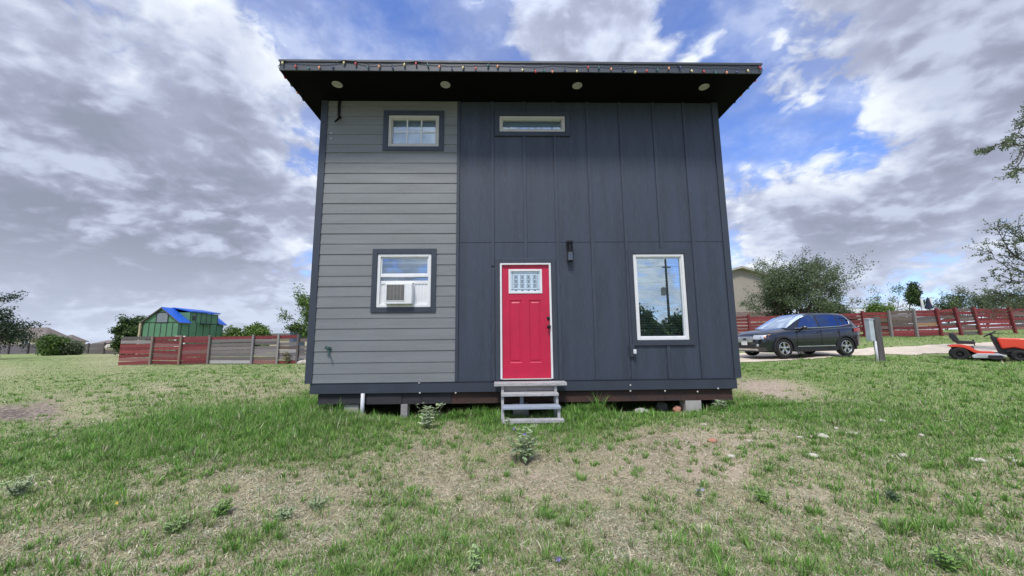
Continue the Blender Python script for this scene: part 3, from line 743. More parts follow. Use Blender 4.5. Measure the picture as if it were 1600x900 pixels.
for px, py in ((527, 131.5), (696, 132), (902, 133.5), (1100, 135.5)):
    d = ray(px, py); d = d/d.y; y = (zs-Z0-sl_*RF)/(d.z-sl_); c = (d.x*y, y, zr(y)-.006)
    q = MB(); q.lathe([(.088, .004), (.088, -.004), (.078, -.009), (.072, -.004), (.004, -.003)], c, (0, 0, 1), 28)
    rl = q.build('recessed_light', pm('soffit_light_trim', (.48, .47, .45), .5), roof, smooth=False)
# fixtures on the wall ----------------------------------------------------
q = MB(); cx = 1.212
q.box(cx-.045, cx+.045, FY-.02, FY-.0005, 1.55+Z0, 1.735+Z0); q.box(cx-.055, cx+.055, FY-.12, FY-.021, 1.70+Z0, 1.735+Z0)
for sx in (-.05, .042):
    for sy in (-.118, -.03): q.box(cx+sx, cx+sx+.008, FY+sy, FY+sy+.008, 1.385+Z0, 1.699+Z0)
q.box(cx-.05, cx+.05, FY-.118, FY-.022, 1.37+Z0, 1.384+Z0); q.lathe([(.035, 0), (.035, .16), (.02, .165)], (cx, FY-.07, 1.535+Z0), n=16)
sc = q.build('wall_lantern', M['blackmetal'], house)
q = MB(); q.box(cx-.041, cx+.041, FY-.109, FY-.031, 1.386+Z0, 1.53+Z0); q.build('lantern_glass', glass('lantern_glass', .1, (1, 1, 1), (.75, .78, .8)), sc)
q = MB(); q.box(2.215, 2.30, FY-.05, FY-.021, -.345+Z0, -.135+Z0); q.box(2.225, 2.29, FY-.065, FY-.051, -.335+Z0, -.145+Z0)
ob = q.build('outlet_box', M['trim'], house, bevel=.005)
q = MB(); q.box(2.262, 2.318, FY-.105, FY-.066, -.285+Z0, -.205+Z0); q.build('plug_cover', M['pvc'], ob, bevel=.015, seg=3)
q = MB(); c = Vector((-3.0, FY-.02, -.15+Z0))
q.tube([c, c+Vector((0, -.06, 0)), c+Vector((.03, -.1, -.03)), c+Vector((.05, -.11, -.09))], [.014, .014, .014, .012], 10)
q.lathe([(.03, 0), (.03, .012)], c+Vector((-.02, -.075, .03)), (-.5, -.6, .4), 12); q.lathe([(.045, 0), (.045, .005)], c, (0, -1, 0), 16)
q.build('hose_faucet', pm('green_brass', (.06, .12, .11), .5, .4), house)
q = MB(); t = at(531, 150, FY-.03); t.y = FY-.03
k = at(531, 183, FY-.05); e_ = at(523, 190, FY-.16)
q.tube([(t.x, FY-.03, zr(FY)-.005), (t.x, FY-.03, k.z+.05), (k.x, FY-.045, k.z), (e_.x, FY-.15, e_.z)], [.028, .026, .026, .014], 8); q.build('camera_bracket', M['blackmetal'], house)
# chassis, pipe, skirting -------------------------------------------------
q = MB(); q.box(-.9, 4.028, FY+.06, FY+.09, .505, .697); q.box(-.9, 4.028, FY+.03, FY+.0595, .505, .517); q.box(-.9, 4.028, FY+.03, FY+.0595, .683, .6965); q.build('chassis_beam', M['rust'], house)
q = MB(); q.box(-3.18, -2.35, FY+.05, FY+.08, .52, .697); q.box(-2.345, -1.75, FY+.035, FY+.065, .51, .697); q.box(-1.745, -.905, FY+.05, FY+.08, .505, .697); q.build('skid_plank', M['darkplank'], house)
q = MB(); q.box(-3.2, 4.0, FY+DEPTH-.1, FY+DEPTH-.05, .1, .75); q.box(-3.2, -3.15, FY+.6, FY+DEPTH-.11, .1, .69); q.box(3.95, 4.0, FY+.6, FY+DEPTH-.11, .1, .69); q.build('skirting', M['darkplank'], house)
q = MB(); pp = at(566, 640, FY-.0); q.tube([(pp.x, FY+.0, .70), (pp.x, FY-.0, .48), (pp.x, FY-.0, .3)], [.032, .034, .036], 14); q.build('drain_pipe', M['pvc'], house, smooth=True)
# blobs of white caulk left on the skirt
for px, py in ((655, 598.5), (656, 614), (712, 614), (985, 602), (985, 611), (1039, 611), (1090, 612), (1122, 607)):
    q = MB(); p = at(px, py, FY-.012); q.lathe([(.005, 0), (.016, .004), (.012, .012), (.002, .016)], (p.x, FY-.0085, p.z), (0, -1, 0), 8); q.build('foam_blob', M['cream'], house)
for px, py in ((517.5, 208), (517, 216.5)):
    q = MB(); p = at(px, py, FY-.02); q.lathe([(.012, 0), (.012, .004)], (p.x, FY-.022, p.z), (0, -1, 0), 10); q.build('screw_cap', M['pvc'], house)

# ------------------------------------------------------------------ air conditioner in the lower window
ac = thing('window_air_conditioner', 'white window air conditioner with grey grille in lower left window', 'air conditioner', (-1.85, FY, .60+Z0))
bx0, bx1, bz0, bz1 = -2.05, -1.58, .615+Z0, .985+Z0
q = MB(); q.box(bx0, bx1, FY-.13, FY+.25, bz0, bz1); q.build('casing', M['vinyl'], ac, bevel=.012, seg=3)
q = MB(); q.frame(bx0+.02, bx1-.12, bz0+.05, bz1-.02, .012, FY-.137, FY-.1305)
gr = q.build('grille_frame', M['vinyl'], ac)
q = MB(); q.box(bx0+.034, bx1-.134, FY-.1335, FY-.1305, bz0+.064, bz1-.034); q.build('coil', pm('ac_coil', (.13, .125, .115), .6, .3, vscale=12), ac)
q = MB()
z = bz0+.075
while z < bz1-.04: q.box(bx0+.034, bx1-.134, FY-.1368, FY-.134, z, z+.004); z += .013
for k in range(1, 5): x = bx0+.034+(bx1-bx0-.168)*k/5; q.box(x-.003, x+.003, FY-.1385, FY-.137, bz0+.064, bz1-.034)
q.build('louvre', pm('ac_louvre', (.34, .33, .31), .5), ac)
for xa_, xb_ in ((W_LOW[0]+.056, bx0-.003), (bx1+.003, W_LOW[1]-.056)):
    q = MB(); n = max(3, int((xb_-xa_)/.028)); pts = []
    for k in range(n+1): pts.append((xa_+(xb_-xa_)*k/n, FY+.02+(.008 if k % 2 else 0)))
    for k in range(n): q.poly([(pts[k][0], pts[k][1], bz0-.01), (pts[k+1][0], pts[k+1][1], bz0-.01), (pts[k+1][0], pts[k+1][1], bz1+.005), (pts[k][0], pts[k][1], bz1+.005)])
    q.frame(xa_, xb_, bz0-.02, bz1+.012, .012, FY+.012, FY+.019); q.build('side_curtain', M['vinyl'], ac)

# ------------------------------------------------------------------ string lights on the eave
sl_o = thing('string_lights', 'string of small coloured bulbs strung along the dark roof edge', 'string lights', (.4, RF-.05, zs))
BX = [442, 462, 482, 499, 520, 538, 556, 575, 593, 613, 632, 650, 668, 687, 706, 724, 743, 763, 778, 797, 817, 836, 850, 863, 883, 901, 919, 936, 955, 974, 993, 1011, 1027, 1045, 1062, 1080, 1099, 1117, 1135, 1152, 1168, 1187]
BYL = [97, 102, 105, 104, 104, 96.5, 98, 104.5, 102.5, 104, 99.5, 98, 100, 103, 107, 104, 105.5, 101, 102, 107, 108, 110, 109.5, 110.5, 109, 110, 104, 104, 106.5, 108.5, 111, 109, 108, 105.5, 104.5, 109.5, 110.5, 112.5, 112, 111.5, 109, 104.5]
bc = [('amber_bulb', (.9, .78, .42)), ('red_bulb', (.7, .08, .09)), ('teal_bulb', (.05, .2, .2)), ('orange_bulb', (.95, .42, .22)), ('blue_bulb', (.04, .06, .2))]
bm_ = [pm(n, c, .25, spec=.6) for n, c in bc]
def bulb_mesh(mat):
    q = MB(); q.lathe([(.009, .022), (.010, .0), (.014, -.004), (.0175, -.02), (.011, -.040), (.001, -.050)], (0, 0, 0), (0, 0, 1), 12); q.cur = 1
    q.lathe([(.010, .03), (.010, .0)], (0, 0, 0), (0, 0, 1), 10)
    o = q.build('bulb', [mat, M['blackmetal']], sl_o, local=True, smooth=True); return o
protos = {}
cord = []
prevz = None
for i, (px, py) in enumerate(zip(BX, BYL)):
    y = RF-.026; p = at(px, py, y); k = i % 5
    if k not in protos: o = protos[k] = bulb_mesh(bm_[k])
    else: o = protos[k].copy(); COL.objects.link(o); o.parent = sl_o
    o.location = Vector((p.x, y, p.z))-sl_o.location
    o.rotation_euler = (random.uniform(-.3, .1), random.uniform(-.45, .45), 0)
    cz = max(p.z+.03, zs+.118+.012*math.sin(i*1.7)+.01*math.sin(i*.6))
    cord.append((p.x, y+.006, cz))
q = MB(); pts = []
for i in range(len(cord)-1):
    a, c = Vector(cord[i]), Vector(cord[i+1])
    for t in (0, .33, .66): pts.append(a.lerp(c, t)-Vector((0, 0, .006*math.sin(t*math.pi))))
pts.append(Vector(cord[-1]))
side = lambda x, s: [Vector((x+s*.022, RF+.1*k, zr(RF+.1*k)+.06-.012*(k % 2))) for k in range(0, 11)]
q.tube(pts+side(xr, 1), .0048, 6); q.build('cord', M['blackmetal'], sl_o)
q = MB(); q.tube([pts[0]]+side(xl, -1), .0048, 6); q.build('cord', M['blackmetal'], sl_o)
for x, s in ((xl, -1), (xr, 1)):
    for k in (2, 4, 6, 8):
        o = protos[(k*3) % 5].copy(); COL.objects.link(o); o.parent = sl_o; y = RF+.1*k
        o.location = Vector((x+s*.024, y, zr(y)+.03))-sl_o.location; o.rotation_euler = (0, s*.5, 0)

# ------------------------------------------------------------------ steps
st = thing('wooden_steps', 'worn white and blue grey wooden steps below the red door', 'steps', (.45, 6.2, .3))
def plank(name, pl, pr, Y, dep, th, mat):
    a, c = at(*pl, Y), at(*pr, Y); z = (a.z+c.z)/2
    q = MB(); q.box(a.x, c.x, Y, Y+dep, z-th, z); return q.build(name, M[mat], st, bevel=.006), z, a.x, c.x
t1, zt1, ax1, cx1 = plank('tread', (772, 598.5), (886, 598), 6.36, .26, .05, 'paintwood')
t2, zt2, ax2, cx2 = plank('tread', (783, 615), (873, 614.5), 6.22, .26, .045, 'paintwood')
t3, zt3, ax3, cx3 = plank('tread', (785, 636), (876.5, 635.5), 6.05, .26, .04, 'bluewood')
q = MB(); q.box(ax2+.03, cx2-.03, 6.45, 6.47, zt2+.01, zt1-.055); q.build('riser', M['greywood'], st)
for x in (ax2, cx2-.045):
    q = MB()
    q.box(x, x+.045, 6.40, 6.46, zt2+.001, zt1-.051); q.box(x+.002, x+.043, 6.26, 6.34, zt3+.001, zt2-.046)
    q.box(x, x+.045, 6.09, 6.17, .22, zt3-.041); q.box(x-.001, x+.046, 6.48, 6.54, .22, zt1-.051)
    q.build('stringer', M['paintwood'], st, bevel=.003)
pb, zpb, a_, c_ = plank('base_board', (785, 656.5), (882, 656), 5.93, .14, .05, 'paintwood')
q = MB(); p = at(815, 612, 6.5); q.box(p.x-.03, p.x+.03, 6.49, 6.53, .45, zt2-.05); q.build('centre_brace', M['bluewood'], st)

# ------------------------------------------------------------------ things under the house
def block(name, label, cat, x0, x1, y0, y1, z0, z1, mat, group=None, bev=.008, rz=0):
    q = MB(); q.box(x0, x1, y0, y1, z0, z1); 
    return tag(q.build(name, M[mat], bevel=bev), label, cat, group)
p = at(547, 640, 6.75); block('concrete_block', 'grey concrete block under the left end, beside the white pipe', 'concrete block', p.x-.12, p.x+.13, 6.78, 7.0, .26, .505, 'concrete')
p = at(631, 640, 6.72); block('wooden_block', 'grey timber block standing under the skid left of the steps', 'timber block', p.x-.055, p.x+.06, 6.72, 6.9, .25, .503, 'greywood')
p = at(814, 640, 6.6); block('concrete_block', 'grey concrete block seen through the wooden steps', 'concrete block', p.x-.13, p.x+.13, 6.62, 6.85, .22, .50, 'concrete')
p = at(1085, 636, 6.7); block('concrete_block', 'pale concrete block under the beam at its right end', 'concrete block', p.x-.14, p.x+.14, 6.72, 6.95, .27, .50, 'concrete')
def rock(px, py, s, label, mat='stone', cat='stone', flat=.5, name='stone', group=None, lift=.25, pos=None):
    g = pos or hit(px, py); bm = MB(); rs = random.Random(int(px*13+py*7))
    ph = [rs.uniform(0, 6.28) for _ in range(6)]
    n, mrow = 9, 7; vs = []; sx, sy = rs.uniform(.8, 1.25), rs.uniform(.7, 1.1)
    P = []
    for i in range(mrow+1):
        row = []
        for j in range(n+1):
            a = 2*math.pi*(j % n)/n; t = math.pi*i/mrow
            k = 1+.16*math.sin(2*a+ph[0])*math.sin(t)+.12*math.sin(3*a+ph[1]+2*t)*math.sin(t)+.08*math.sin(5*a+ph[2]-3*t)*math.sin(t)
            row.append((g.x+s*sx*k*math.sin(t)*math.cos(a), g.y+s*sy*k*math.sin(t)*math.sin(a), g.z+s*flat*(k*math.cos(t)+lift*2)))
        P.append(row)
    bm.grid(P); o = bm.build(name, M[mat]); return tag(o, label, cat, group)
rock(538, 645, .20, 'broken pale limestone slab lying in grass below the left skid', flat=.42, lift=.55)
rock(519, 645, .11, 'small pale stone at the left end of the broken slab', flat=.5)
rock(1035, 641, .13, 'grey rock under the beam, just left of the right concrete block', 'concrete', 'rock', .8, 'rock')
rock(1058, 643, .10, 'brown rock touching the left side of the right concrete block', 'brick', 'rock', .7, 'rock')
rock(1003, 648, .12, 'grey rounded rock in front of the beam near the outlet', 'concrete', 'rock', .6, 'rock')
rock(1113, 690, .055, 'flat reddish stone on the bare soil right of the steps', 'brick')
rock(1142, 715, .045, 'pale tan stone on the bare soil in front of the right corner', 'stone')
rock(1284, 683, .085, 'largest white stone in the dry grass right of the house', 'stone', flat=.35)
rock(1270, 713, .06, 'pale flat stone in grass below the largest white stone', 'stone', flat=.35)
rock(1331, 678, .055, 'white stone right of the largest white stone', 'stone', flat=.35)
rock(1412, 714, .05, 'bright white stone alone in the middle of the right lawn', 'stone', flat=.5)
rock(1377, 659, .05, 'white stone at the edge of the green lawn on the right', 'stone')
rock(1440, 682, .045, 'small white stone between green lawn and dry grass far right', 'stone')
rock(1529, 721, .06, 'white stone in the dry patch near the right edge', 'stone', flat=.4)
for px, py, s in ((1250, 684, .03), (1172, 690, .03), (1307, 670, .03), (1479, 659, .03), (1585, 722, .035), (1578, 717, .03), (1100, 664, .03), (1236, 731, .02), (1190, 672, .022)):
    rock(px, py, s, 'small pebble scattered in the grass right of the house', 'stone', 'pebble', .5, 'pebble', 'pebbles in the grass right of the house')
rock(254, 569, .35, 'pale rock at the foot of the red fence', 'stone', 'rock', .45, 'rock')
rock(474, 569, .35, 'white rock by the fence next to the grey house corner', 'stone', 'rock', .5, 'rock')
rock(172, 545, .6, 'white boulder in front of the far dark fence', 'stone', 'boulder', .7, 'boulder', pos=at(172, 545, 55))

# ================================================================== trees and plants
def leaves_mesh(name, parent, anchors, per, sigma, size, pal, seed, org, aspect=.45, droop=0., clump=.5):
    rg = np.random.default_rng(seed)
    A = np.repeat(np.asarray(anchors, float), per, axis=0); n = len(A)
    tone = np.repeat(rg.uniform(0, 1, len(anchors)), per)
    C = A+rg.normal(0, 1, (n, 3))*sigma*np.array([1, 1, .8])
    u = rg.normal(0, 1, (n, 3)); u[:, 2] -= droop; u /= np.linalg.norm(u, axis=1)[:, None]
    t = rg.normal(0, 1, (n, 3)); v = np.cross(u, t); v /= np.linalg.norm(v, axis=1)[:, None]
    s = size*rg.uniform(.6, 1.35, n)[:, None]
    nrm = np.cross(u, v)
    V = np.stack([C-u*s, C+v*s*aspect+nrm*s*.12, C+u*s, C-v*s*aspect+nrm*s*.12], 1).reshape(-1, 3)
    pal = np.asarray(pal); k = rg.integers(0, len(pal), n)
    c = pal[k]*(1-clump+2*clump*tone[:, None])*rg.uniform(.75, 1.25, n)[:, None]
    raw_mesh_o = raw_mesh(name, V-np.array(org), np.arange(4*n), np.full(n, 4), M['leaf'], np.repeat(c, 4, axis=0), parent)
    return raw_mesh_o
def tree(name, label, base, h, seed, stems=1, spread=.5, lvl=3, per=14, sigma=.25, leaf=.07, pal=None, trunk_r=.12, first=.3, group=None, cat='tree', lean=(0, 0), gravity=0., kids=(3, 4), aspect=.45, shrink=.72, droop=0., bare=0., clump=.45, up=.25, rad=None):
    rs = random.Random(seed); base = Vector(base)
    T = thing(name, label, cat, base, group)
    q = MB(); anchors = []
    def br(p, d, L, r, l, n=5):
        pts = [p]; rad = [r]; dd = d.copy()
        for i in range(n):
            dd = (dd+Vector((rs.gauss(0, .13), rs.gauss(0, .13), rs.gauss(0, .1)+(up*.15 if l > 1 else -gravity*.2)))).normalized()
            p = p+dd*(L/n); pts.append(p); rad.append(max(r*(1-.6*(i+1)/n), .004))
        q.tube(pts, rad, 6 if l > 1 else 4, cap=False)
        if l <= 1:
            for a in pts[1:]:
                if rs.random() > bare: anchors.append(tuple(a))
        if l == 0: return
        for k in range(rs.randint(*kids)):
            t = rs.uniform(.35, 1.) if k else 1.
            i = min(n, max(1, int(round(t*n)))); s = pts[i]
            ang = rs.uniform(.35, .95)*(1+spread*.5) if k else rs.uniform(.1, .4)
            ax = dd.orthogonal().normalized(); ax = Matrix.Rotation(rs.uniform(0, 6.283), 3, dd) @ ax
            nd_ = (Matrix.Rotation(ang, 3, ax) @ dd); nd_.z += .08*spread if l > 1 else -gravity
            br(s, nd_.normalized(), L*shrink*rs.uniform(.75, 1.1), rad[i]*.75, l-1, n)
    for s in range(stems):
        a = rs.uniform(-.35, .35)+seed+s*6.283/stems; k = spread*rs.uniform(.3, .9) if stems > 1 else .08
        d = Vector((math.cos(a)*k+lean[0], math.sin(a)*k+lean[1], 1)).normalized()
        br(base+Vector((math.cos(a), math.sin(a), -.1))*trunk_r*.6*(stems > 1)-Vector((0, 0, .15)), d, h*first*rs.uniform(.85, 1.15), trunk_r*(1 if stems == 1 else .7), lvl)
    # fit the height
    top = max(a[2] for a in anchors)-base.z; sc = h/top
    if rad:
        ex = sorted(math.hypot(a[0]-base.x, a[1]-base.y) for a in anchors); k = rad/(ex[int(len(ex)*.96)]*sc)
        S = Matrix.Diagonal((k, k, 1)); base0 = base; q.v = [tuple(base0+S @ (Vector(v)-base0)) for v in q.v]; anchors = [tuple(base0+S @ (Vector(v)-base0)) for v in anchors]
    q.v = [tuple(base+(Vector(v)-base)*sc) for v in q.v]; anchors = [tuple(base+(Vector(v)-base)*sc) for v in anchors]
    q.build('trunk', M['bark'], T, smooth=True)
    leaves_mesh('crown', T, anchors, per, sigma, leaf, pal, seed+1, base, aspect, droop, clump)
    return T
PAL_MESQ = [(.125, .165, .09), (.165, .20, .11), (.10, .13, .072), (.21, .24, .145)]
PAL_GREEN = [(.08, .15, .03), (.11, .19, .04), (.055, .11, .025), (.15, .23, .06)]
PAL_DARK = [(.03, .055, .028), (.045, .075, .035), (.025, .045, .022), (.06, .085, .045)]
PAL_BRIGHT = [(.16, .25, .05), (.12, .21, .04), (.2, .29, .07), (.09, .16, .03)]
def gz(x, y): return Hs(x, y)
def P2(px, Y):
    p = at(px, 530, Y); return (p.x, Y, gz(p.x, Y))
# right of the house
x, y, z = P2(1252, 26)
tree('mesquite_tree', 'broad airy many-stemmed mesquite tree rising behind the parked car', (x, y, z), 6.3, 11, stems=9, spread=.72, lvl=4, per=9, sigma=.16, leaf=.062, rad=3.3, up=.6, pal=PAL_MESQ+PAL_GREEN[:1], trunk_r=.15, first=.30, kids=(3, 3), aspect=.4, clump=.35, shrink=.74)
x, y, z = P2(1296, 33)
tree('dark_shrub', 'dark green rounded shrub behind the fence right of the mesquite', (x, y, z), 2.9, 12, rad=1.5, stems=5, spread=.8, lvl=3, per=20, sigma=.22, leaf=.10, pal=PAL_DARK+PAL_GREEN[:1], trunk_r=.06, cat='shrub', aspect=.5)
x, y, z = P2(1397, 38)
tree('sparse_tree', 'thin half-bare tree behind the fence, right of the white trailer', (x, y, z), 5.0, 13, rad=1.7, stems=2, spread=.6, lvl=4, per=4, sigma=.2, leaf=.08, pal=PAL_GREEN, trunk_r=.16, kids=(2, 3), bare=.35)
x, y, z = P2(1376, 34)
tree('low_bush', 'low yellow green bush behind the fence by the white trailer', (x, y, z), 2.5, 14, rad=1.3, stems=4, spread=.9, lvl=3, per=12, sigma=.22, leaf=.09, pal=PAL_BRIGHT, trunk_r=.05, cat='bush')
x, y, z = P2(1422, 35)
tree('conical_tree', 'small dense pointed tree behind the fence beside the thin bare tree', (x, y, z), 4.4, 15, rad=1.05, stems=1, spread=.35, lvl=4, per=11, sigma=.16, leaf=.09, pal=PAL_GREEN+PAL_DARK, trunk_r=.12, first=.36, kids=(3, 3), shrink=.62)
for i, (px, Y, h, s, lab) in enumerate(((1482, 33, 4.3, 21, 'green tree behind the red fence, leftmost of the row by the right edge'), (1512, 34, 4.9, 22, 'tall feathery tree in the row behind the red fence above the mower seat'),
                                        (1545, 32, 4.4, 23, 'rounded green tree behind the red fence above the mower steering wheel'), (1578, 33, 4.6, 24, 'loose green tree behind the red fence above the mower hood'), (1612, 33, 4.8, 25, 'green tree cut by the right edge behind the red fence'))):
    x, y, z = P2(px, Y)
    tree('small_tree', lab, (x, y, z), h*.86, s, rad=1.15, stems=4, spread=.55, lvl=4, per=2, bare=.62, sigma=.12, leaf=.075, pal=PAL_MESQ+PAL_GREEN[:2], trunk_r=.09, first=.36, kids=(3, 4), group='trees behind the right fence')
# tree standing just outside the right edge, two limbs reaching into the picture
T0 = Vector((23.5, 12.5, gz(23.5, 12.5)))
T = thing('feathery_tree', 'feathery thin-leaved tree reaching in from the right edge over the fence', 'tree', T0)
q = MB(); anchors = []; rs = random.Random(5)
q.tube([T0-Vector((0, 0, .2)), T0+Vector((.1, 0, 1.5)), T0+Vector((-.1, .1, 3.2)), T0+Vector((.1, .1, 6)), T0+Vector((0, 0, 9))], [.22, .19, .16, .11, .05], 10)
def limb(pts, r0, tw, n_tw=9, tl=.6, down=.0):
    pts = [Vector(p) for p in pts]; L = []
    for a, c in zip(pts[:-1], pts[1:]):
        for t in (0, .25, .5, .75): L.append(a.lerp(c, t)+Vector((rs.gauss(0, .03), rs.gauss(0, .05), rs.gauss(0, .03))))
    L.append(pts[-1]); n = len(L)
    q.tube(L, [max(r0*(1-i/n), .007) for i in range(n)], 6)
    for k in range(n_tw):
        i = int(rs.uniform(.25, 1)*(n-1)); d = (L[min(i+1, n-1)]-L[i-1]).normalized()
        d = (d+Vector((rs.gauss(0, .5), rs.gauss(0, .5), rs.gauss(-down, .55)))).normalized(); p = L[i]; tp = [p]
        for s in range(5):
            d = (d+Vector((rs.gauss(0, .15), rs.gauss(0, .15), rs.gauss(-.05, .12)))).normalized(); p = p+d*tl*rs.uniform(.12, .26); tp.append(p)
            anchors.append(tuple(p)); anchors.append(tuple(p+d*.05))
        q.tube(tp, [.011, .009, .008, .007, .006, .004], 4)
    for i in range(int(n*.35), n): anchors.append(tuple(L[i]))
TP = lambda px, py, Y: at(px, py, Y)
up0 = T0+Vector((0, 0, 6.0))
limb([up0, TP(1650, 225, 11.5), TP(1598, 240, 11), TP(1572, 262, 10.8)], .05, 0, 10, .5)
limb([TP(1650, 225, 11.5), TP(1600, 228, 11), TP(1570, 222, 10.8), TP(1542, 236, 10.6), TP(1540, 232, 10.6)], .03, 0, 9, .32)
limb([TP(1610, 222, 11), TP(1592, 205, 11), TP(1596, 192, 11)], .02, 0, 6, .35)
limb([TP(1600, 240, 11), TP(1590, 266, 10.9), TP(1555, 278, 10.7)], .02, 0, 6, .35)
limb([TP(1650, 250, 11.5), TP(1610, 180, 11.3), TP(1601, 165, 11.2)], .02, 0, 5, .35)
for hz_, tgt in ((3.0, [(1630, 420, 13), (1585, 400, 13.5), (1553, 352, 13.5)]), (2.6, [(1640, 440, 13), (1590, 440, 14), (1545, 425, 14)]), (2.5, [(1640, 452, 13), (1592, 462, 14), (1550, 458, 14.5)]),
                 (3.4, [(1640, 400, 13), (1592, 372, 13.5), (1572, 345, 13.5)]), (2.9, [(1640, 430, 13), (1575, 420, 14), (1540, 388, 14)]), (3.4, [(1650, 395, 13), (1610, 385, 13), (1594, 358, 13)]), (2.4, [(1640, 470, 14), (1590, 475, 14.5), (1562, 470, 14.5)])):
    limb([T0+Vector((-.1, .1, hz_))]+[TP(*t) for t in tgt], .05, 0, 17, .7, .05)
# hidden crown above, outside the frame
for k in range(10):
    a = rs.uniform(-1.2, 1.6); limb([T0+Vector((0, 0, rs.uniform(4, 8))), T0+Vector((math.cos(a)*1.6, math.sin(a)*1.6, rs.uniform(6, 9.5))), T0+Vector((math.cos(a)*3, math.sin(a)*3, rs.uniform(6.5, 10)))], .05, 0, 14, 1.)
q.build('trunk', M['bark'], T, smooth=True)
leaves_mesh('crown', T, anchors, 4, .05, .042, PAL_MESQ+[(.16, .2, .08)], 51, T0, .42, .3, .35)
# left side
x, y, z = P2(-30, 46)
tree('oak_tree', 'dark spreading oak reaching in from the left edge over the tan house', (x, y, z), 7.6, 31, stems=3, spread=1.1, lvl=4, per=12, sigma=.28, leaf=.13, pal=PAL_DARK, trunk_r=.2, kids=(3, 3), first=.3, gravity=.1, up=.0, shrink=.78)
x, y, z = P2(88, 62)
tree('round_bush', 'round bright green bush in front of the far grey fence', (x, y, z), 2.9, 32, rad=1.55, stems=7, spread=1.2, lvl=3, per=30, sigma=.3, leaf=.16, pal=PAL_GREEN+PAL_BRIGHT[:1], trunk_r=.05, cat='bush', aspect=.5, clump=.3)
x, y, z = P2(112, 63)
tree('olive_bush', 'dull olive bush touching the right side of the round green bush', (x, y, z), 2.1, 33, rad=1.1, stems=6, spread=1.2, lvl=3, per=18, sigma=.3, leaf=.15, pal=PAL_MESQ, trunk_r=.05, cat='bush')
x, y, z = P2(208, 42)
tree('leafy_tree', 'leafy green tree behind the fence, left of the green house', (x, y, z), 4.2, 34, rad=2.2, stems=3, spread=.75, lvl=4, per=11, sigma=.2, leaf=.13, pal=PAL_GREEN+PAL_DARK[:2], trunk_r=.14, kids=(3, 3))
x, y, z = P2(362, 45)
tree('thin_bush', 'thin pale green bush behind the fence right of the green house', (x, y, z), 3.2, 35, stems=4, spread=.8, lvl=3, per=5, sigma=.2, leaf=.13, pal=PAL_BRIGHT, trunk_r=.05, cat='bush')
x, y, z = P2(397, 44)
tree('leafy_bush', 'dense bright green bush behind the weathered fence', (x, y, z), 3.4, 36, stems=5, spread=.7, lvl=3, per=18, sigma=.22, leaf=.14, pal=PAL_BRIGHT, trunk_r=.06, cat='bush')
x, y, z = P2(502, 28)
tree('young_tree', 'young green tree half hidden behind the left corner of the grey house', (x, y, z), 6.0, 37, stems=2, spread=.45, lvl=4, per=9, sigma=.16, leaf=.085, pal=PAL_GREEN+PAL_BRIGHT[:2], trunk_r=.1, kids=(3, 3), first=.32)
# behind the photographer: they show as reflections in the tall window
for i, (x, y, h, s) in enumerate(((13.8, -29, 5.2, 41), (17.5, -31, 3.7, 42), (21, -30, 3.9, 43), (24.5, -31, 4.2, 44), (9, -30, 3.6, 45))):
    tree('roadside_tree', ['tall dark tree reflected in the left side of the tall window', 'low dark tree reflected in the middle of the tall window', 'low dark tree reflected beside the pole in the tall window', 'rounded dark tree reflected in the right side of the tall window', 'small dark tree reflected low at the left edge of the tall window'][i],
         (x, y, gz(x, y)), h, s, stems=3, spread=.8, lvl=3, per=22, sigma=.4, leaf=.2, pal=PAL_GREEN+PAL_DARK, trunk_r=.15, group='trees reflected in the tall window')
up = thing('utility_pole', 'wooden utility pole with transformer reflected in the tall window', 'utility pole', (19.7, -31, gz(19.7, -31)))
b0 = Vector(up.location)
MB().tube([b0-Vector((0, 0, .3)), b0+Vector((0, 0, 11))], [.17, .11], 12).build('pole', M['postwood'], up)
MB().box(b0.x-.5, b0.x+.5, b0.y+.12, b0.y+.22, b0.z+9.9, b0.z+10.02).build('crossarm', M['postwood'], up)
MB().lathe([(.26, 0), (.28, .05), (.28, .85), (.2, .95), (.05, 1.)], b0+Vector((-.5, .1, 6.6)), n=16).build('transformer', M['concrete'], up)
q = MB()
for dz, s in ((10.1, -.8), (10.1, .8), (8.2, 0)):
    pts = [b0+Vector((s+k*6-60, .2, dz-2.0+2.0*((k-10)/10)**2*0+(-.9*(1-abs(((k % 10)-5)/5.)**2)) + 2.0)) for k in range(21)]
    q.tube(pts, .012, 4)
q.build('wire', M['blackmetal'], up)

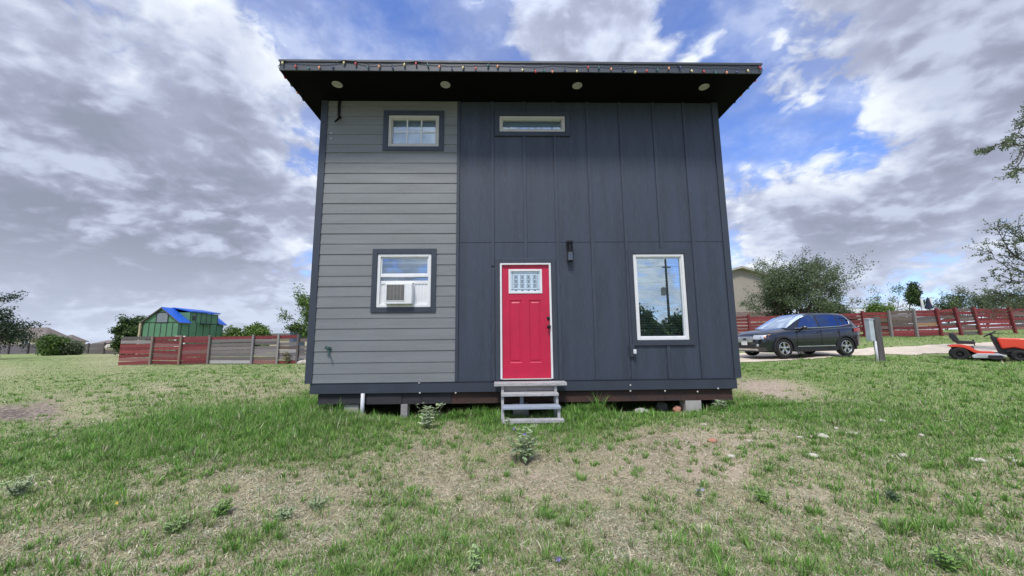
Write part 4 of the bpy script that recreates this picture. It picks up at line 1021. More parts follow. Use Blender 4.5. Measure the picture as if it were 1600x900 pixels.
# weeds ---------------------------------------------------------------
def weed(name, label, px, py, h, spread, nst, seed, col, flowers=0, leafL=.07, cat='weed', group=None, fcol=(.36, .25, .75), aspect=.16):
    if py > 760 and cat == 'weed': nst = int(nst*1.5); leafL *= .72; aspect = min(aspect, .26); spread *= 1.15; h *= 1.15
    g = hit(px, py); rs = random.Random(seed); T = thing(name, label, cat, g, group)
    q = MB(); V = []; tips = []
    lq = MB()
    def leaf(p, d, L, tint):
        d = d.normalized(); s = d.cross(Vector((rs.gauss(0, .3), rs.gauss(0, .3), 1)))
        s = s.normalized()*L*aspect if s.length > 1e-3 else Vector((L*aspect, 0, 0)); up_ = s.cross(d).normalized()*L*.12
        lq.tint = tint; e = p+d*L-Vector((0, 0, L*.2))
        lq._add([p, p+d*L*.35+s-up_, p+d*L*.35-s-up_, p+d*L*.7+s*.75-Vector((0, 0, L*.06))-up_*.6, p+d*L*.7-s*.75-Vector((0, 0, L*.06))-up_*.6, e, p+d*L*.35, p+d*L*.7-Vector((0, 0, L*.06))],
                [(0, 1, 6), (0, 6, 2), (1, 3, 7, 6), (6, 7, 4, 2), (3, 5, 7), (7, 5, 4)])
    for k in range(nst):
        a = rs.uniform(0, 6.283); tilt = rs.uniform(.1, 1.)*spread/max(h, .01)
        d = Vector((math.cos(a)*tilt, math.sin(a)*tilt, 1)).normalized(); L = h*rs.uniform(.55, 1.08); p = Vector(g); pts = [p.copy()]
        for s in range(7):
            d = (d+Vector((rs.gauss(0, .1), rs.gauss(0, .1), .03))).normalized(); p = p+d*L/7; pts.append(p.copy())
            if s > 0:
                for m_ in range(2 if s < 6 else 4):
                    b_ = rs.uniform(0, 6.283); ld = Vector((math.cos(b_), math.sin(b_), rs.uniform(-.1, .7)))
                    v = rs.uniform(.7, 1.3); leaf(p, ld, leafL*rs.uniform(.35, 1.35)*(1.15-.5*s/7), tuple(c*v*k_ for c, k_ in zip(col, (1, rs.uniform(.92, 1.05), rs.uniform(.7, 1)))))
        q.tube(pts, [.004]*4+[.003]*4, 5); tips.append(p.copy())
    q.build('stem', pm('weed_stem', (.14, .18, .09), .7), T)
    lq.build('leaves', M['leaf'], T, tint=True)
    for k in range(flowers):
        f = MB(); p = tips[k % len(tips)]+Vector((rs.gauss(0, .01), -.02, .0))
        for m_ in range(5):
            a = 6.283*m_/5; f.poly([p, p+Vector((.012*math.cos(a-.5), -.006, .012*math.sin(a-.5))), p+Vector((.02*math.cos(a), -.009, .02*math.sin(a))), p+Vector((.012*math.cos(a+.5), -.006, .012*math.sin(a+.5)))])
        f.build('flower', pm('petal_%d' % int(fcol[2]*100), fcol, .6), T)
    return T
SIL = (.46, .55, .38); SIL2 = (.34, .44, .27); GRN = (.22, .38, .11)
weed('silverleaf_weed', 'grey green leafy weed growing in front of the skid left of the steps', 668, 670, .40, .27, 14, 3, SIL, 0, .095)
weed('flowering_weed', 'grey green weed with a purple flower in front of the wooden steps', 822, 724, .42, .29, 15, 4, SIL2, 3, .10)
weed('silverleaf_weed', 'low silvery weed at the right front corner of the house', 1125, 642, .19, .17, 10, 6, SIL, 0, .085)
weed('silverleaf_weed', 'small silvery weed by the left end of the lowest step', 795, 668, .15, .12, 8, 8, SIL, 0, .06)
weed('broadleaf_weed', 'bright leafy weed patch in the left foreground', 345, 805, .11, .22, 16, 9, GRN, 0, .05, aspect=.35)
weed('broadleaf_weed', 'spreading leafy weed left of the bright weed patch', 275, 830, .09, .2, 14, 10, (.32, .44, .2), 0, .05, aspect=.35)
weed('feathery_weed', 'greyish feathery weed in the foreground right of the weed patch', 495, 795, .10, .16, 14, 12, (.42, .52, .35), 0, .05)
weed('feathery_weed', 'greyish feathery weed left of the pale weed in the foreground', 445, 812, .09, .14, 12, 13, (.40, .50, .32), 0, .05)
weed('pale_weed', 'pale green pointed weed at the bottom centre', 741, 893, .12, .07, 7, 14, (.45, .62, .3), 0, .05)
weed('silverleaf_weed', 'silvery weed at the far left edge of the foreground', 26, 778, .16, .16, 12, 15, SIL, 0, .07)
weed('dark_weed', 'dark bluish green low weed in the right foreground', 1395, 782, .08, .12, 12, 16, (.08, .15, .09), 0, .05)
weed('flowering_weed', 'tiny weed with a purple flower near the bottom edge', 881, 880, .05, .04, 4, 17, SIL2, 1, .03)
weed('flowering_weed', 'tiny weed with a pale lilac flower on the right of the dry lawn', 1091, 775, .07, .04, 4, 18, SIL2, 2, .04, fcol=(.55, .50, .72))
weed('flowering_weed', 'tiny weed with a yellow flower in the left foreground', 195, 790, .05, .04, 4, 19, GRN, 1, .03, fcol=(.8, .6, .1))
weed('broadleaf_weed', 'bright green weed at the bottom right of the foreground', 1480, 890, .11, .14, 10, 20, GRN, 0, .06, aspect=.35)
weed('feathery_weed', 'bright green grassy weed on the bare patch, right foreground', 1192, 785, .10, .07, 10, 26, GRN, 0, .08, aspect=.1)
weed('tall_weed', 'tall dry weed stalk in front of the left skid', 547, 646, .42, .1, 3, 22, (.34, .30, .2), 0, .04)
weed('grassy_weed', 'tuft of tall yellowish weeds at the foot of the red fence', 318, 567, .9, .7, 26, 23, (.22, .26, .09), 0, .22)
weed('grassy_weed', 'dry tall weeds at the foot of the weathered fence', 450, 569, .8, .6, 18, 24, (.33, .30, .18), 0, .2)
weed('twiggy_weed', 'small dry bush growing in the gravel beside the parked car', 1252, 559, .45, .25, 12, 25, (.20, .21, .13), 0, .08)

# ================================================================== fences
RED = (.20, .024, .03); RED2 = (.235, .04, .044); FADE = (.26, .11, .105); GREY = (.245, .215, .215); GREY2 = (.165, .142, .142); BRN = (.155, .112, .098); WHT = (.48, .46, .45)
def fence_run(name, label, posts, Y, tops, bots, sections, over=0, thick=.022):
    """posts: pixel columns; Y: distance at each; sections: list of (rows, gap, [colours bottom..top])"""
    A = []
    for px, yy, t, b_ in zip(posts, Y, tops, bots):
        p = at(px, t, yy); A.append((p.x, yy, gz(p.x, yy), p.z))
    T = thing(name, label, 'fence', (A[0][0], A[0][1], A[0][2]))
    rs = random.Random(len(posts))
    for i, (rows, gap, cols) in enumerate(sections):
        x0, y0, g0, t0 = A[i]; x1, y1, g1, t1 = A[i+1]; q = MB()
        g0 += .04; g1 += .04
        nrm = Vector((y1-y0, -(x1-x0), 0)).normalized()
        for r in range(rows):
            c = cols[r % len(cols)]; 
            if c is None: continue
            v = rs.uniform(.62, 1.2); q.tint = tuple(k*v for k in c)
            f0, f1 = r/rows, (r+1-gap)/rows; sag = [rs.gauss(0, .022) for _ in range(2)]; n = nrm*(thick*.5+rs.uniform(0, .006))
            pts = [Vector((x0, y0, g0+(t0-g0)*f0+sag[0])), Vector((x1, y1, g1+(t1-g1)*f0+sag[1])), Vector((x1, y1, g1+(t1-g1)*f1+sag[1])), Vector((x0, y0, g0+(t0-g0)*f1+sag[0]))]
            q.prism([p+n for p in pts], -nrm*thick)
        q.build('board_panel', M['fencewood'], T, tint=True)
    return T, A
def posts_for(T, A, cols, rad=.055, ext=.05, leans=None):
    for i, ((x, y, g, t), c) in enumerate(zip(A, cols)):
        if c is None: continue
        q = MB(); q.tint = c; l = (leans or {}).get(i, 0); y_ = y-.09
        q.prism([(x-rad, y_-rad, g-.2), (x+rad, y_-rad, g-.2), (x+rad, y_+rad, g-.2), (x-rad, y_+rad, g-.2)], (l, 0, t-g+.2+ext))
        q.build('post', M['fencewood'], T, tint=True)
lp = [190, 241, 285.5, 330, 397.5, 437, 467.5, 500, 545, 600]; LY = [25, 24.9, 24.8, 24.7, 24.5, 24.4, 24.3, 24.2, 24.1, 24.0]
T, A = fence_run('board_fence', 'long fence of red and weathered grey boards left of the house', lp, LY, [527, 526, 525.3, 525, 524, 523, 523, 523, 522.5, 522], [570]*10,
    [(8, .07, [RED2, FADE, RED, RED2, RED, RED2, GREY, GREY2]), (8, .07, [RED, RED2, FADE, RED, RED2, FADE, RED, RED]), (8, .07, [RED, RED, RED2, FADE, RED2, RED, RED, RED2]),
     (8, .10, [WHT, GREY2, GREY, GREY2, GREY, GREY2, GREY, RED]), (8, .08, [FADE, BRN, GREY, GREY, GREY, GREY2, GREY, RED]), (8, .1, [RED2, GREY, GREY, WHT, BRN, GREY, None, RED]), (8, .15, [GREY2, GREY, GREY, GREY2, GREY, None, BRN, None]), (8, .1, [GREY, GREY2, GREY, BRN, GREY, GREY2, GREY, RED]), (8, .1, [GREY2, GREY, RED2, RED, GREY, GREY2, RED, RED])])
posts_for(T, A, [None, (.25, .19, .15), (.28, .17, .13), (.2, .17, .16), (.26, .24, .25), (.3, .28, .27), (.12, .10, .10), (.2, .18, .17), (.22, .2, .19), (.2, .17, .16)])
RT_ = [1130, 1168, 1250, 1345, 1386, 1425, 1463, 1493, 1523, 1577, 1640]; RY = [24]*3+[23.8, 23.5, 23.2, 23, 22.8, 22.6, 22.4, 22.2]
RTOP = [494.5, 493, 490.5, 487.5, 486.5, 484.5, 483, 481.5, 481, 480.5, 480]
SL = [RED, RED2, RED, RED2, RED, RED2]
T, A = fence_run('slat_fence', 'long fence of dark red slats and brown boards behind the car', RT_, RY, RTOP, [530]*11,
    [(7, .22, SL), (7, .24, SL), (7, .26, SL), (7, .18, [RED2, RED, BRN, RED, BRN, RED2, RED]), (8, .06, [RED, RED2, RED, BRN, BRN, BRN, GREY2, BRN]), (8, .06, [RED, RED2, RED2, (.34, .2, .1), GREY2, GREY2, RED, RED]),
     (8, .16, [FADE, None, RED, BRN, RED, BRN, RED, RED2]), (8, .14, [GREY2, FADE, BRN, RED, BRN, BRN, RED, BRN]), (8, .10, [None, FADE, RED, RED2, RED, RED, RED, RED]), (8, .12, [None, FADE, BRN, BRN, RED, BRN, FADE, RED])])
posts_for(T, A, [RED, RED, RED, RED, GREY, GREY, RED, RED, RED2, RED, RED], .06, .06, {4: .0, 6: -.12, 7: -.16, 8: -.2, 9: -.14})
fp = [-60, -20, 16, 46, 72]; FYY = [78, 78, 77.5, 77, 77]
T, A = fence_run('picket_fence', 'far grey plank fence in front of the tan roofed house', fp, FYY, [539, 538.5, 538, 537.5, 537.5], [551]*5, [(1, .02, [(.135, .12, .135)]), (1, .02, [(.15, .13, .145)]), (1, .02, [(.13, .115, .13)]), (1, .02, [(.145, .125, .14)])])
posts_for(T, A, [(.07, .06, .065)]*5, .12, .25)
fp = [72, 108, 140, 165, 196, 230]; FYY = [77, 74, 70, 66, 62, 58]
T, A = fence_run('far_fence', 'dark weathered fence running behind the bushes to the red fence', fp, FYY, [538, 537.5, 537, 536, 534, 532], [548]*6, [(2, .02, [(.16, .14, .13), (.12, .105, .105)])]*5)
posts_for(T, A, [(.08, .07, .07)]*6, .1, .1)

# ================================================================== buildings beyond the fences
M['tanwall'] = pm('cream_wall', (.55, .48, .34), .85, col2=(.48, .41, .29), vscale=.8)
M['shingle'] = pm('brown_shingle', (.20, .165, .145), .9, col2=(.15, .125, .11), vscale=3, stretch=(1, 1, 6), bump=.3, bscale=8)
M['darkglass'] = glass('dark_pane', .12, (.8, .85, .9), (.05, .05, .06))
M['darkin'] = pm('dark_pane_backing', (.03, .03, .04), .4)
def hip_house(name, label, pxl, pxr, Y, ez, rz_, dep, ridge_in, base_z, wins=()):
    a, c = at(pxl, 530, Y), at(pxr, 530, Y); x0, x1 = a.x, c.x
    T = thing(name, label, 'house', ((x0+x1)/2, Y, base_z))
    MB().box(x0, x1, Y, Y+dep, base_z, ez).build('wall', M['tanwall'], T)
    o = .5; e = ez-.08
    q = MB(); A_, B_, C_, D_ = (x0-o, Y-o, e), (x1+o, Y-o, e), (x1+o, Y+dep+o, e), (x0-o, Y+dep+o, e); r0, r1 = (x0+ridge_in, Y+dep/2, rz_), (x1-ridge_in, Y+dep/2, rz_)
    q._add([A_, B_, C_, D_, r0, r1, *[(p[0], p[1], p[2]-.18) for p in (A_, B_, C_, D_)]], [(0, 1, 5, 4), (1, 2, 5), (2, 3, 4, 5), (3, 0, 4), (0, 6, 7, 1), (1, 7, 8, 2), (2, 8, 9, 3), (3, 9, 6, 0), (6, 9, 8, 7)])
    q.build('roof', M['shingle'], T)
    for (pl, pr, zt_, zb_) in wins:
        wl_, wr_ = at(pl, 530, Y).x, at(pr, 530, Y).x
        f = MB(); f.frame(wl_, wr_, zb_, zt_, .12, Y-.06, Y-.003); f.box((wl_+wr_)/2-.06, (wl_+wr_)/2+.06, Y-.06, Y-.003, zb_+.121, zt_-.121); fo = f.build('window', M['vinyl'], T)
        g = MB(); g.box(wl_+.121, (wl_+wr_)/2-.062, Y-.03, Y-.004, zb_+.121, zt_-.121); g.box((wl_+wr_)/2+.062, wr_-.121, Y-.03, Y-.004, zb_+.121, zt_-.121); g.build('pane', M['darkin'], fo)
    return T
Y = 92
ez = at(40, 528.5, Y).z; rz_ = at(60, 511.5, Y+2.5).z
hip_house('tan_house', 'tan single-storey house with brown hip roof at the far left', -150, 70, Y, ez, rz_, 5, 2.6, gz(-120, Y)-.5, [(34, 46, at(40, 529.5, Y).z, at(40, 537.5, Y).z-.6)])
Y = 120
hip_house('distant_house', 'distant house with low brown roof behind the bushes at left', 86, 112, Y, at(110, 533, Y).z, at(112, 523, Y+2).z, 4, 2.2, gz(-150, Y)-.5)
Y = 150
hip_house('distant_house', 'distant grey brown roof just above the far fence left of the red fence', 148, 190, Y, at(170, 536, Y).z, at(175, 531.5, Y+2).z, 4, 3, gz(-170, Y)-.5)
# green sheathed house with blue tarps
YG = 36.; xg0, xg1 = at(221, 530, YG).x, at(277, 530, YG).x; L_ = 5.6
zE = at(222, 503.5, YG).z; zP = at(249, 482, YG).z; xm = (xg0+xg1)/2; gzb = gz(xm, YG)
G = thing('green_house', 'unfinished green sheathed house with blue tarp on its roof', 'house', (xm, YG+L_/2, gzb))
M['greensheath'] = pm('green_sheathing', (.10, .235, .125), .6, col2=(.08, .20, .105), vscale=1.5, fine=(8, .3, (.13, .27, .16)))
M['tape'] = pm('black_seam_tape', (.02, .03, .03), .6)
M['tarp'] = pm('blue_tarp', (.02, .13, .62), .4, col2=(.015, .10, .5), vscale=3, bump=.5, bscale=6)
M['felt'] = pm('grey_felt', (.16, .15, .145), .8)
q = MB(); q.prism([(xg0, YG, gzb), (xg1, YG, gzb), (xg1, YG, zE), (xm, YG, zP-.05), (xg0, YG, zE)], (0, L_, 0)); q.build('wall', M['greensheath'], G)
q = MB(); n = 6
for k in range(n+1):
    x = xg0+(xg1-xg0)*k/n; q.box(x-.035, x+.035, YG-.012, YG-.002, gzb, zE-.02)
q.box(xg0+.04, xg1-.04, YG-.024, YG-.013, zE-.06, zE)
for k in range(7):
    y = YG+.3+(L_-.35)*k/6; q.box(xg1+.002, xg1+.012, y-.035, y+.035, gzb, zE)
q.build('seam_tape', M['tape'], G)
rl = MB(); o = .22; tk = .1
sl2 = (zP-zE)/(xm-xg0)
def roofside(s, y0, y1, mat, lift, inner=0., outer=o, th=.09):
    xe = (xg1+outer) if s > 0 else (xg0-outer); ze = zE-sl2*outer
    xi = xm+s*inner; zi = zP-sl2*inner
    q = MB(); q.prism([(xe, y0, ze+lift), (xi, y0, zi+lift), (xi, y0, zi+lift+th), (xe, y0, ze+lift+th)], (0, y1-y0, 0)); return q
rf_ = roofside(-1, YG-.2, YG+L_+.2, 'felt', .02).build('roof', M['felt'], G)
roofside(1, YG-.2, YG+1.14, 'felt', .02).build('roof', M['felt'], G)
roofside(1, YG+4.76, YG+L_+.2, 'felt', .02).build('roof', M['felt'], G)
roofside(1, YG-.22, YG+1.15, 'tarp', .115, 0, o+.02, .02).build('tarp', M['tarp'], G)
roofside(1, YG+4.75, YG+L_+.22, 'tarp', .115, .0, o+.02, .02).build('tarp', M['tarp'], G)
# dormer on the right hand slope
zD0 = at(300, 489.5, YG+2.).z
d0, d1 = YG+1.15, YG+4.75; zd = zP-.30
q = MB(); q.box(xm+.25, xg1+.01, d0, d1, zE-.02, zd); do = q.build('dormer', M['greensheath'], G)
q = MB(); q.prism([(xm-.05, d0-.05, zP+.13), (xg1+.2, d0-.05, zd+.02), (xg1+.2, d0-.05, zd+.14), (xm-.05, d0-.05, zP+.2)], (0, d1-d0+.1, 0)); q.build('tarp', M['tarp'], G)
q = MB()
for y in (d0+.03, d0+.75, d0+1.35, d0+2.05, d0+2.7, d1-.03): q.box(xg1+.0125, xg1+.022, y-.035, y+.035, zE-.05, zd-.01)
q.box(xg1+.05, xg1+.55, d0+1.2, d0+2.7, zE-.15, zE-.07)
q.build('seam_tape', M['tape'], do)
q = MB(); q.box(xg1+.023, xg1+.045, d0+.3, d0+.75, zd-.75, zd-.3); q.build('window', M['darkin'], do)
f = MB(); wx0, wx1, wz0, wz1 = xm-.42, xm+.55, zE-.0, zE+.85; f.frame(wx0-.08, wx1+.08, wz0-.08, wz1+.08, .08, YG-.04, YG-.0245); fo = f.build('window', M['tape'], G)
g = MB(); g.box(wx0+.001, wx1-.001, YG-.03, YG-.0245, wz0+.001, wz1-.001); g.build('pane', pm('plastic_sheet_pane', (.22, .25, .27), .35), fo)
f = MB(); f.box(xg0-.2, xg0-.06, YG-.19, YG-.05, gzb, zE-sl2*.1); f.build('corner_board', pm('bare_lumber', (.52, .42, .28), .8), G)
for xa_, xb_ in ((xg0+.35, xg0+.9), (xm+.15, xm+.75)):
    g = MB(); g.box(xa_, xb_, YG-.03, YG-.0125, zE-2.0, zE-1.42); g.build('window', M['darkin'], G)
g = MB(); g.frame(xg1-.02, xg1+.9, zE-2.3, zE-1.3, .1, YG-.26, YG-.2); g.build('door_frame', M['vinyl'], G)
# small shed and trailer behind the weathered fence
p = at(452, 530, 27); q_ = at(470, 530, 27)
S = thing('grey_shed', 'narrow blue grey metal cabinet behind the fence beside the house corner', 'cabinet', (p.x, 27, gz(p.x, 27)))
MB().box(p.x, q_.x, 27, 27.6, gz(p.x, 27), at(455, 510, 27).z).build('body', pm('blue_grey_metal', (.22, .27, .34), .5), S, bevel=.02)
MB().box(p.x-.04, q_.x+.04, 26.96, 27.64, at(455, 510, 27).z+.002, at(455, 509, 27).z+.02).build('lid', M['box'], S)
p = at(395, 530, 55); q_ = at(500, 530, 55); zt = at(440, 521, 55).z
S = thing('low_building', 'low pale building with grey roof behind the weathered fence', 'building', (p.x, 55, gz(p.x, 55)))
MB().box(p.x, q_.x, 55, 60, gz(p.x, 55)-.3, zt-.5).build('wall', M['tanwall'], S); MB().box(p.x-.4, q_.x+.4, 54.6, 60.4, zt-.498, zt).build('roof', M['felt'], S)
# beige building at right
YB = 36.; b0, b1 = at(1000, 530, YB).x, at(1235, 530, YB).x; zr_ = at(1165, 418.5, YB).z; ze_ = at(1232, 437, YB).z; xr_ = at(1165, 530, YB).x; gb = gz((b0+b1)/2, YB)
S = thing('beige_building', 'large beige gabled building behind the fence right of the house', 'building', ((b0+b1)/2, YB, gb))
M['beige'] = pm('beige_siding', (.36, .32, .265), .8, col2=(.32, .28, .235), vscale=1, stretch=(1, 1, .3))
zl_ = zr_-(zr_-ze_)*(xr_-b0)/(b1-xr_)
MB().prism([(b0, YB, gb-.3), (b1, YB, gb-.3), (b1, YB, ze_-.1), (xr_, YB, zr_-.1), (b0, YB, zl_-.1)], (0, 14, 0)).build('wall', M['beige'], S)
q = MB()
for (xa_, za_), (xb_, zb_) in (((xr_, zr_), (b1+.4, ze_-.12)), ((xr_, zr_), (b0-.4, zl_-.12))):
    q.prism([(xa_, YB-.5, za_-.08), (xb_, YB-.5, zb_-.08), (xb_, YB-.5, zb_+.12), (xa_, YB-.5, za_+.12)], (0, 15, 0))
q.build('roof', pm('pale_roof_trim', (.46, .43, .36), .7), S)
q = MB(); q.box(b0, b1, YB-.03, YB-.003, at(1180, 489, YB).z-.4, at(1180, 489, YB).z+.1); q.build('base_band', pm('brown_band', (.24, .17, .15), .8), S)
YT = 44.; p, q_ = at(1311, 530, YT), at(1369, 530, YT); zt = at(1335, 480, YT).z
S = thing('white_trailer', 'white box trailer with flat roof behind the fence right of the mesquite', 'trailer', ((p.x+q_.x)/2, YT, gz(p.x, YT)))
MB().box(p.x, q_.x, YT, YT+2.6, gz(p.x, YT)+.35, zt-.1).build('body', M['vinyl'], S, bevel=.06); MB().box(p.x-.06, q_.x+.06, YT-.05, YT+2.65, zt-.098, zt).build('roof', M['box'], S)
MB().box(p.x+.4, p.x+.95, YT-.04, YT-.004, zt-.62, zt-.42).build('vent', M['darkin'], S)
q = MB(); 
for x in (p.x+1.2, q_.x-1.2): q.lathe([(.05, -.15), (.38, -.15), (.4, 0), (.38, .1), (.05, .1)], (x, YT+.2, gz(p.x, YT)+.38), (0, 1, 0), 20)
q.build('wheels', M['blackmetal'], S)
p, q_ = at(1270, 530, 40), at(1284, 530, 40); zt = at(1277, 487.5, 40).z
S = thing('white_tank', 'small pale tank top showing over the fence under the mesquite', 'tank', ((p.x+q_.x)/2, 40.4, gz(p.x, 40)))
MB().lathe([(.45, 0), (.48, .1), (.48, zt-gz(p.x, 40)-.2), (.3, zt-gz(p.x, 40)-.05), (.05, zt-gz(p.x, 40))], ((p.x+q_.x)/2, 40.4, gz(p.x, 40)), n=20).build('body', M['vinyl'], S, smooth=True)
# white cloths and a dark parasol on posts
YC = 30.
for k, (px, pt, lab) in enumerate(((1438, 465.5, 'white cloth hanging from a thin rack above the fence, left one'), (1452, 465.5, 'white cloth hanging right of the folded dark parasol'))):
    p = at(px, pt, YC); q_ = at(px+6, 477 if k else 481, YC); g0 = gz(p.x, YC)
    S = thing('hanging_cloth', lab, 'cloth', (p.x, YC, g0))
    P = []
    for i in range(8):
        t = i/7; P.append([(p.x+(q_.x-p.x)*s/6+.05*t, YC+.04*math.sin(s*2.1+3*t)*(.3+t), p.z+(q_.z-p.z)*t) for s in range(7)])
    MB().grid(P).build('cloth', M['vinyl'], S, smooth=True)
    q = MB(); q.tube([(p.x-.03, YC, g0-.1), (p.x-.03, YC, p.z+.03)], .025, 8); q.tube([(p.x-.03, YC, p.z+.02), (q_.x+.05, YC, p.z+.02)], .018, 6); q.build('rack_pole', M['greywood'], S)
p = at(1449, 465, YC-.6); g0 = gz(p.x, YC-.6)
S = thing('folded_parasol', 'closed dark navy parasol between the two white cloths', 'parasol', (p.x, YC-.6, g0))
q = MB(); hh = p.z-g0; q.lathe([(.03, hh), (.10, hh-.15), (.17, hh-.55), (.25, hh-.85), (.22, hh-.9), (.03, hh-.88)], (p.x, YC-.6, g0), n=12); q.build('canopy', pm('navy_canvas', (.015, .018, .05), .8), S)
MB().tube([(p.x, YC-.6, g0-.05), (p.x, YC-.6, p.z+.04)], .025, 8).build('pole', M['blackmetal'], S)

# ================================================================== utility post with meter box
g = hit(1377, 565); Yp = g.y
S = thing('wooden_post', 'leaning dark wooden post carrying a pale grey utility box', 'post', g)
s = Yp/F_PX
tp = at(1370, 495.5, Yp+.02)
q = MB(); hw = 5.0*s; q.prism([(g.x-hw, g.y-.07, g.z-.2), (g.x+hw*.9, g.y-.07, g.z-.2), (g.x+hw*.9, g.y+.08, g.z-.2), (g.x-hw, g.y+.08, g.z-.2)], (tp.x-g.x-.08, 0, tp.z-g.z+.2)); q.build('post', M['postwood'], S, bevel=.012)
a, c = at(1356.5, 499.5, Yp-.2), at(1367, 533, Yp-.2)
bw = 10*s*.72; lean_x = (at(1361, 533, Yp-.2).x-a.x)
q = MB(); z0_, z1_ = c.z, a.z
q.prism([(a.x+lean_x*.8, Yp-.22, z0_), (a.x+lean_x*.8+bw, Yp-.22, z0_), (a.x+lean_x*.8+bw, Yp-.05, z0_), (a.x+lean_x*.8, Yp-.05, z0_)], (-lean_x*.8, 0, z1_-z0_)); bo = q.build('utility_box', M['box'], S, bevel=.015)
q = MB(); q.prism([(a.x-.012, Yp-.235, z1_+.001), (a.x+bw+.012, Yp-.235, z1_+.001), (a.x+bw+.012, Yp-.06, z1_+.02), (a.x-.012, Yp-.06, z1_+.02)], (0, 0, .025)); q.build('lid', M['box'], bo)
p1_ = at(1367.5, 534, Yp-.14); p2_ = at(1371.5, 564, Yp-.12)
MB().tube([(p1_.x, Yp-.14, p1_.z+.02), (p2_.x, Yp-.12, g.z-.1)], .032, 12).build('conduit', M['pvc'], S, smooth=True)

# ================================================================== parked car (local: x from nose to tail, y to the far side, z up)
M['carpaint'] = pm('dark_grey_car_paint', (.022, .027, .038), .22, .45, col2=(.018, .022, .032), vscale=.8, coat=1.)
M['cladding'] = pm('black_plastic_cladding', (.018, .018, .02), .6)
M['tyre'] = pm('tyre_rubber', (.018, .018, .018), .85, bump=.2, bscale=40)
M['alloy'] = pm('silver_alloy', (.62, .63, .65), .25, .85)
M['chrome'] = pm('bright_trim', (.7, .72, .75), .15, .9)
M['carglass'] = glass('tinted_car_glass', .10, (.10, .15, .27), (.03, .035, .045))
M['windshield'] = glass('windshield_glass', .42, (.8, .9, 1.0), (.25, .29, .3))
M['lampglass'] = pm('headlamp_lens', (.72, .75, .78), .12, .3, col2=(.35, .37, .40), vscale=18, coat=.6)
M['amber'] = pm('amber_lens', (.75, .32, .12), .2, coat=.5)
M['redlens'] = pm('red_lens', (.42, .02, .02), .2, coat=.5)
M['carin'] = pm('car_interior', (.03, .03, .033), .8)
CARX, CARY, CARA = 9.63, 13.95, R_(5)
wf, wr = .92, 3.61
gA = Vector((CARX, CARY))
zc0 = (Hs(CARX+.92, CARY+.1)+Hs(CARX+3.6, CARY+.3)+Hs(CARX+.92, CARY+1.6)+Hs(CARX+3.6, CARY+1.8))/4+.02
pitch_c = math.atan2(Hs(CARX+3.6, CARY+.8)-Hs(CARX+.92, CARY+.8), 2.69)
car = thing('parked_car', 'dark grey compact SUV parked on the pale gravel drive', 'car', (CARX, CARY, zc0), rz=CARA)
car.rotation_euler = (0, -pitch_c, CARA); car.scale = (.965, .965, 1.0)
HWD = .92
def cy(v): return v+HWD      # near side is y=0
def loft(st, prof, n_close=True):
    rows = []
    for s_ in st: rows.append(prof(*s_))
    q = MB(); half = len(rows[0])
    full = []
    for r, s_ in zip(rows, st):
        L = [(s_[0]+p[2], HWD-p[0], p[1]) for p in r]; Rr = [(s_[0]+p[2], HWD+p[0], p[1]) for p in r[::-1]][1:]
        full.append(L+Rr)
    q.grid(full)
    q.f += []
    n = len(full[0])
    # close underside and ends
    q._add([], [])
    base = 0
    for i in range(len(full)-1):
        q.f.append((i*n+n-1, i*n, (i+1)*n, (i+1)*n+n-1)); q.mi.append(0)
    q.f.append(tuple(range(n))[::-1]); q.mi.append(0); q.f.append(tuple(range((len(full)-1)*n, len(full)*n))); q.mi.append(0)
    return q, full
def bodyprof(s_, zb, zs_, zt, w, crown):
    # (half width, z, dx)
    return [(w*.80, zb, 0), (w*.95, zb+.06, 0), (w*.985, zb+.25, 0), (w, zb+(zs_-zb)*.62, 0), (w*.985, zs_-.04, 0), (w*.955, zs_, 0), (w*.88, zs_+(zt-zs_)*.45, 0), (w*.62, zt-crown*.35, 0), (w*.3, zt-.005, 0), (0, zt, 0)]
ST = [(0.0, .34, .64, .74, .56, .02), (.04, .27, .70, .84, .68, .03), (.12, .22, .76, .92, .77, .03), (.28, .20, .84, .98, .845, .04), (.5, .20, .90, 1.02, .885, .04), (.92, .20, .95, 1.08, .915, .04), (1.25, .20, .98, 1.13, .92, .03),
      (1.5, .20, .99, 1.08, .92, .02), (2.2, .20, 1.01, 1.06, .92, .02), (3.0, .20, 1.04, 1.09, .92, .02), (3.6, .21, 1.06, 1.11, .915, .02), (3.95, .24, 1.07, 1.12, .895, .02), (4.2, .28, 1.06, 1.12, .86, .02), (4.38, .33, 1.02, 1.10, .80, .02), (4.48, .40, .98, 1.04, .72, .02), (4.52, .5, .92, .97, .62, .02)]
q, _ = loft(ST, bodyprof)
me_o = q.build('body', [M['carpaint']], car, local=True, smooth=True)
# wheel arches cut out of the body
cut = MB()
for wx in (wf, wr):
    for y0_, y1_ in ((-.2, .30), (2*HWD-.30, 2*HWD+.2)): cut.lathe([(.395, 0), (.395, y1_-y0_)], (wx, y0_, .345), (0, 1, 0), 32)
co = cut.build('cutter', M['cladding'], None, local=True)
co.scale = car.scale; co.rotation_euler = car.rotation_euler; co.location = car.location
bpy.context.view_layer.update()
bo = me_o.modifiers.new('arch', 'BOOLEAN'); bo.object = co; bo.operation = 'DIFFERENCE'; bo.solver = 'EXACT'
bpy.context.view_layer.update()
dg = bpy.context.evaluated_depsgraph_get(); nm = bpy.data.meshes.new_from_object(me_o.evaluated_get(dg))
me_o.modifiers.clear(); me_o.data = nm; bpy.data.objects.remove(co)
es = me_o.modifiers.new('edges', 'EDGE_SPLIT'); es.split_angle = R_(38)
